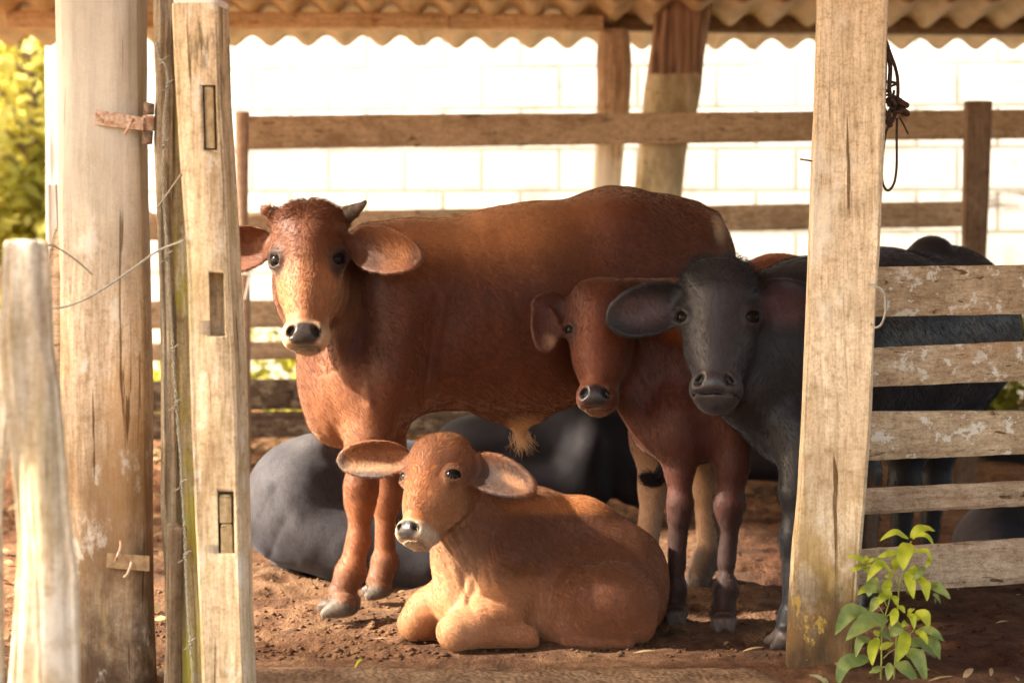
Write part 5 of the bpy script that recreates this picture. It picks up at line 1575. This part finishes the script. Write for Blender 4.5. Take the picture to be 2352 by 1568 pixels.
    wr_ = [(P(1480, 930, 5.2), (.10, .2, .16), (1, 0, .5), .03, .0022)]
    root, V, Fc, N, col = make_animal('red_cow', P(1620, 1440, 5.3), S, .0055, DR, HM_RED,
        'dark red young cow facing the viewer with one drooping ear', 'cow', None, paints, [h], wr_, (), .002, .004, 11)
    def flow(p):
        q = h.loc(p)
        inh = (np.abs(q[:, 0]) < .32) & (q[:, 1] < 1.1) & (q[:, 1] > -.1) & (q[:, 2] > -.5)
        d = np.tile(np.array([.3, 0, -.9]), (len(p), 1))
        return np.where(inh[:, None], np.where(q[:, 1:2] < .45, h.A[1] + .2 * np.tanh(q[:, :1] / .09) * h.A[0], -h.A[1] + .4 * np.tanh(q[:, :1] / .09) * h.A[0]), d)
    fur(root, V, Fc, N, col, 50000, .012, flow, HAIR, 6, lambda p: muzzle_free(h, p), .00042, .12)
    return root
red()

# ---- the grey black buffalo calf at the right, body passing behind the squared post
GREY = (.028, .025, .029); BLACK = (.022, .018, .020)
def buffalo():
    S = Sdf()
    c = lambda x0, y0, d0, r0, x1, y1, d1, r1, k=.05, fl=1.0: S.cone(P(x0, y0, d0), px(r0, d0), P(x1, y1, d1), px(r1, d1), k, fl)
    e = lambda x, y, d, rx, ry, rd, rot=0, k=.05: S.ell(P(x, y, d), (px(rx, d), rd, px(ry, d)), roty(rot), k)
    c(1850, 830, 5.22, 205, 2010, 790, 5.62, 205, .08, .85)
    c(2010, 790, 5.62, 205, 2150, 765, 5.95, 190, .08, .85)
    e(2185, 740, 6.0, 125, 160, .17, 0, .08)
    e(2138, 572, 5.9, 40, 30, .05, 0, .05)
    e(1850, 680, 5.24, 80, 70, .10, 0, .08)
    c(1690, 760, 5.12, 115, 1850, 800, 5.22, 180, .08, .75)
    c(1730, 900, 5.10, 90, 1850, 930, 5.18, 130, .07, .8)
    e(1800, 985, 5.12, 62, 80, .10, -18, .06)
    # forelegs
    c(1850, 1000, 5.06, 70, 1830, 1130, 5.0, 36, .05); c(1830, 1130, 5.0, 34, 1826, 1220, 4.98, 30, .03); e(1824, 1235, 4.98, 30, 36, .034, 0, .03)
    c(1822, 1260, 4.98, 25, 1822, 1370, 4.97, 23, .03); e(1818, 1412, 4.97, 28, 28, .033, 0, .03); c(1816, 1420, 4.97, 26, 1806, 1452, 4.96, 27, .02)
    hoof(S, (1800, 1462), (1774, 1480), 28, 4.95)
    c(1950, 960, 5.4, 80, 1985, 1090, 5.36, 36, .05); c(1985, 1090, 5.36, 34, 1988, 1180, 5.34, 28, .03); c(1988, 1180, 5.34, 26, 1992, 1330, 5.34, 24, .03); hoof(S, (1990, 1372), (1975, 1392), 24, 5.33)
    # hind legs
    c(2150, 880, 5.85, 110, 2085, 1010, 5.85, 52, .06, .7); c(2085, 1010, 5.85, 46, 2078, 1110, 5.85, 32, .04); c(2078, 1110, 5.85, 30, 2066, 1260, 5.85, 20, .03); hoof(S, (2062, 1310), (2046, 1324), 22, 5.85)
    c(2190, 870, 6.05, 100, 2150, 1010, 6.05, 50, .06, .7); c(2150, 1010, 6.05, 44, 2146, 1110, 6.05, 32, .04); c(2146, 1110, 6.05, 30, 2134, 1240, 6.05, 20, .03); hoof(S, (2130, 1282), (2114, 1296), 22, 6.05)
    # tail
    S.chain([(P(2285, 690, 6.12), px(18, 6.1)), (P(2304, 760, 6.14), px(14, 6.1)), (P(2270, 900, 6.1), px(10, 6.1)), (P(2230, 1030, 6.1), px(8, 6.1))], .03)
    h = Head(P(1648, 580, 5.05), P(1640, 922, 4.90), (-.18, -.96, .10))
    hp = dict(wide=.98, muz=1.04, shift=-.015, groove=.010, pad=(.030, .026, .029), lip=(.05, .04, .04), eye=.056, eyering=(.015, .012, .013), er=.062, poll=.0, tear=(.03, .026, .028))
    build_head(S, h, hp)
    S.ell(h.pt(0, .975, -.15), np.array([.105, .05, .10]) * h.L, h.A, .03 * h.L)
    S.cone(h.pt(-.22, .30, -.2), .055 * h.L, P(1562, 688, 5.10), .026, .03)
    S.leaf(P(1572, 686, 5.06), P(1396, 738, 5.02), px(112, 5.05), (-.05, -1, -.02), .22, .06, .0042, .02, (.42, .48))
    S.cone(h.pt(.22, .30, -.24), .055 * h.L, P(1770, 680, 5.10), .026, .03)
    S.leaf(P(1745, 678, 5.10), P(1880, 742, 5.10), px(112, 5.1), (.1, -1, 0), .22, .08, .0042, .02, (.42, .48))
    paints = [region(P(1480, 712, 5.0), (.07, .2, .04), (.085, .052, .055), .5, .8), region(P(1800, 700, 5.05), (.06, .2, .05), (.085, .045, .055), .5, .8),
        region(P(1650, 760, 4.9), (.13, .15, .24), (.036, .032, .037), .4, .9),
        region(P(2080, 700, 5.8), (.5, .9, .5), (.012, .010, .012), .3, .9),
        region(P(2005, 1190, 5.3), (.018, .2, .12), (.20, .13, .08), .5, .8),
        region(P(1785, 1472, 4.95), (.05, .09, .03), (.13, .10, .085), .2),
        head_paint(h, hp, GREY)]
    wr_ = [(P(1790, 640, 5.1), (.12, .3, .08), (.3, 0, 1), .04, .003)]
    root, V, Fc, N, col = make_animal('buffalo_calf', P(1900, 1470, 5.3), S, .0055, (.011, .010, .012), HM_BLACK,
        'grey black buffalo calf looking out beside the squared gate post', 'buffalo', None, paints, [h], wr_, (), .002, .004, 17)
    def flow(p):
        q = h.loc(p)
        inh = (np.abs(q[:, 0]) < .32) & (q[:, 1] < 1.1) & (q[:, 1] > -.1) & (q[:, 2] > -.5)
        d = np.tile(np.array([.6, 0, -.7]), (len(p), 1))
        return np.where(inh[:, None], np.where(q[:, 1:2] < .5, -h.A[1] * .5 + .9 * np.tanh(q[:, :1] / .09) * h.A[0] + .2 * h.A[2], -h.A[1] + .4 * np.tanh(q[:, :1] / .09) * h.A[0]), d)
    fur(root, V, Fc, N, col, 45000, .017, flow, HAIR, 8, lambda p: muzzle_free(h, p), .00036, .14, .35)
    fur(root, V, Fc, N, col * 1.1, 900, .022, lambda p: np.stack([np.sign(p[:, 0] - P(1652, 0, 5.0)[0]) * .5, 0 * p[:, 0] - .3, 0 * p[:, 0] + .4], 1), HAIR, 9, lambda p: ((np.abs(h.loc(p)[:, 0]) < .28) & (h.loc(p)[:, 1] < .24) & (h.loc(p)[:, 1] > -.1) & (np.abs(h.loc(p)[:, 2] + .12) < .2)).astype(float) + 1e-9, .0005, .5, 1.2, 'poll_tuft')
    return root
buffalo()

# ---- buffaloes lying in the straw behind
def lying(name, spec, label, base, colour, vox, seed, paints=(), wr_=(), head=None, hairs=0):
    S = Sdf()
    for q in spec:
        if q[0] == 'c':
            _, x0, y0, d0, r0, x1, y1, d1, r1, k, fl = q
            S.cone(P(x0, y0, d0), px(r0, d0), P(x1, y1, d1), px(r1, d1), k, fl)
        elif q[0] == 'f':
            _, x0, y0, d0, x1, y1, d1, r = q
            S.cone(P(x0, y0, d0), px(r, d0), P(x1, y1, d1), px(r, d1), .03, 1.0, (0, 1, 0), 's')
        else:
            _, x, y, d, rx, ry, rd, rot, k = q
            S.ell(P(x, y, d), (px(rx, d), rd, px(ry, d)), roty(rot), k)
    hs = []; pn = list(paints)
    if head is not None:
        h = Head(*head); hp = dict(pad=(.03, .026, .028), eyering=(.012, .01, .01), muz=1.05)
        build_head(S, h, hp)
        for s in (-1, 1):
            a = h.pt(s * .22, .30, -.2); b = h.pt(s * .62, .36, -.22)
            S.leaf(a, b, .26 * h.L, h.A[2], .2, .05, .005, .02, (.42, .48))
        hs = [h]; pn.append(head_paint(h, hp, colour))
    root, V, Fc, N, col = make_animal(name, base, S, vox, colour, HM_LYING, label, 'buffalo', 'buffaloes lying in the pen', pn, hs, wr_, (), .002, .006, seed)
    if hairs:
        fur(root, V, Fc, N, col, hairs, .014, lambda p: np.tile(np.array([-.25, 0, -1.0]), (len(p), 1)), HAIR, seed, None, .0004, .07, .15)

LG = (.075, .071, .078)
lying('lying_buffalo', [
    ('c', 720, 1168, 6.05, 152, 930, 1180, 6.15, 168, .08, .95), ('e', 690, 1135, 5.98, 108, 118, .20, -20, .07), ('e', 618, 1175, 6.0, 56, 70, .13, 20, .06),
    ('e', 760, 1230, 5.90, 150, 88, .14, 14, .06), ('c', 820, 1270, 5.84, 60, 980, 1300, 5.84, 58, .06, 1), ('c', 900, 1190, 6.1, 150, 1120, 1210, 6.2, 120, .08, .9),
    ('c', 640, 1250, 5.92, 30, 760, 1295, 5.86, 34, .04, 1), ('e', 640, 1215, 5.94, 50, 62, .08, 30, .02), ('e', 720, 1030, 5.98, 40, 26, .06, -10, .05), ('e', 830, 1040, 6.1, 150, 20, .05, 4, .05), ('f', 622, 1130, 5.80, 668, 1240, 5.745, 9), ('f', 668, 1240, 5.745, 740, 1290, 5.71, 8), ('f', 700, 1200, 5.74, 760, 1262, 5.70, 7), ('c', 1110, 1210, 6.2, 80, 1190, 1200, 6.25, 50, .06, .8)],
    'slate grey buffalo lying behind the brown legs with its rump to the left', P(850, 1330, 6.0), (.026, .024, .028), .008, 23,
    [region(P(715, 1085, 5.9), (.26, .5, .19), (.050, .048, .054), .7, .9), region(P(760, 1010, 6.0), (.12, .4, .05), (.10, .097, .10), .6, .5)],  # lit upper left of the body painted in lighter grey
    [(P(640, 1220, 5.9), (.13, .3, .16), (1, 0, -.45), .075, .004)], (P(1205, 1168, 6.2), P(1285, 1320, 6.08), (.2, -.95, .2)))
lying('lying_buffalo', [
    ('c', 1120, 1045, 7.0, 96, 1330, 1020, 7.1, 118, .08, .9), ('c', 1330, 1020, 7.1, 118, 1400, 1040, 7.1, 100, .08, .9), ('e', 1060, 1040, 7.0, 70, 70, .16, 0, .06), ('e', 1340, 1060, 6.95, 60, 92, .12, 12, .04),
    ('c', 1180, 1110, 6.9, 50, 1360, 1130, 6.9, 42, .06, 1), ('c', 1390, 1050, 7.0, 60, 1450, 1120, 6.95, 40, .05, 1)],
    'black buffalo lying under the belly of the standing brown animal', P(1230, 1190, 7.0), (.008, .007, .009), .010, 29,
    [region(P(1090, 985, 7.0), (.2, .4, .05), (.015, .014, .017), .6, .8), region(P(1345, 995, 6.9), (.03, .3, .075), (.028, .025, .029), .6, .8, roty(14))], (), (P(1440, 985, 7.05), P(1500, 1150, 6.9), (.3, -.95, .2)))  # narrow pale streak is a highlight painted on the body
lying('lying_buffalo', [
    ('c', 1700, 1020, 7.8, 66, 1860, 1010, 7.9, 84, .08, .9), ('c', 1690, 1060, 7.7, 40, 1850, 1070, 7.7, 40, .06, 1), ('c', 1860, 1000, 7.9, 60, 1930, 930, 7.9, 40, .06, .9)],
    'black buffalo lying deep in shade behind the forelegs of the red cow', P(1780, 1112, 7.8), (.014, .012, .013), .012, 31, (), (), (P(1945, 890, 7.9), P(1990, 1040, 7.75), (.2, -.95, .2)))
lying('lying_buffalo', [
    ('c', 2330, 1215, 6.35, 100, 2520, 1200, 6.5, 120, .08, .9), ('e', 2262, 1250, 6.3, 72, 70, .16, -35, .06), ('c', 2240, 1275, 6.2, 36, 2420, 1290, 6.2, 40, .05, 1), ('c', 2520, 1180, 6.5, 80, 2620, 1080, 6.5, 50, .06, .9)],
    'black buffalo lying low behind the bottom boards of the gate', P(2380, 1310, 6.4), (.022, .019, .022), .010, 37,
    [region(P(2235, 1210, 6.2), (.08, .3, .10), (.075, .066, .075), .6, .8)], (), (P(2640, 1040, 6.5), P(2690, 1230, 6.35), (.2, -.95, .2)))
lying('lying_buffalo', [
    ('c', 2310, 1000, 7.4, 58, 2480, 1010, 7.5, 84, .08, .9), ('c', 2270, 1020, 7.3, 36, 2380, 1040, 7.3, 30, .06, 1), ('c', 2480, 1060, 7.4, 40, 2560, 1090, 7.4, 40, .05, 1), ('c', 2500, 990, 7.5, 60, 2600, 930, 7.5, 42, .05, .9)],
    'black buffalo resting farthest to the right behind the gate', P(2400, 1150, 7.4), (.016, .014, .015), .012, 41, (), (), (P(2610, 900, 7.5), P(2650, 1050, 7.35), (.2, -.95, .2)))
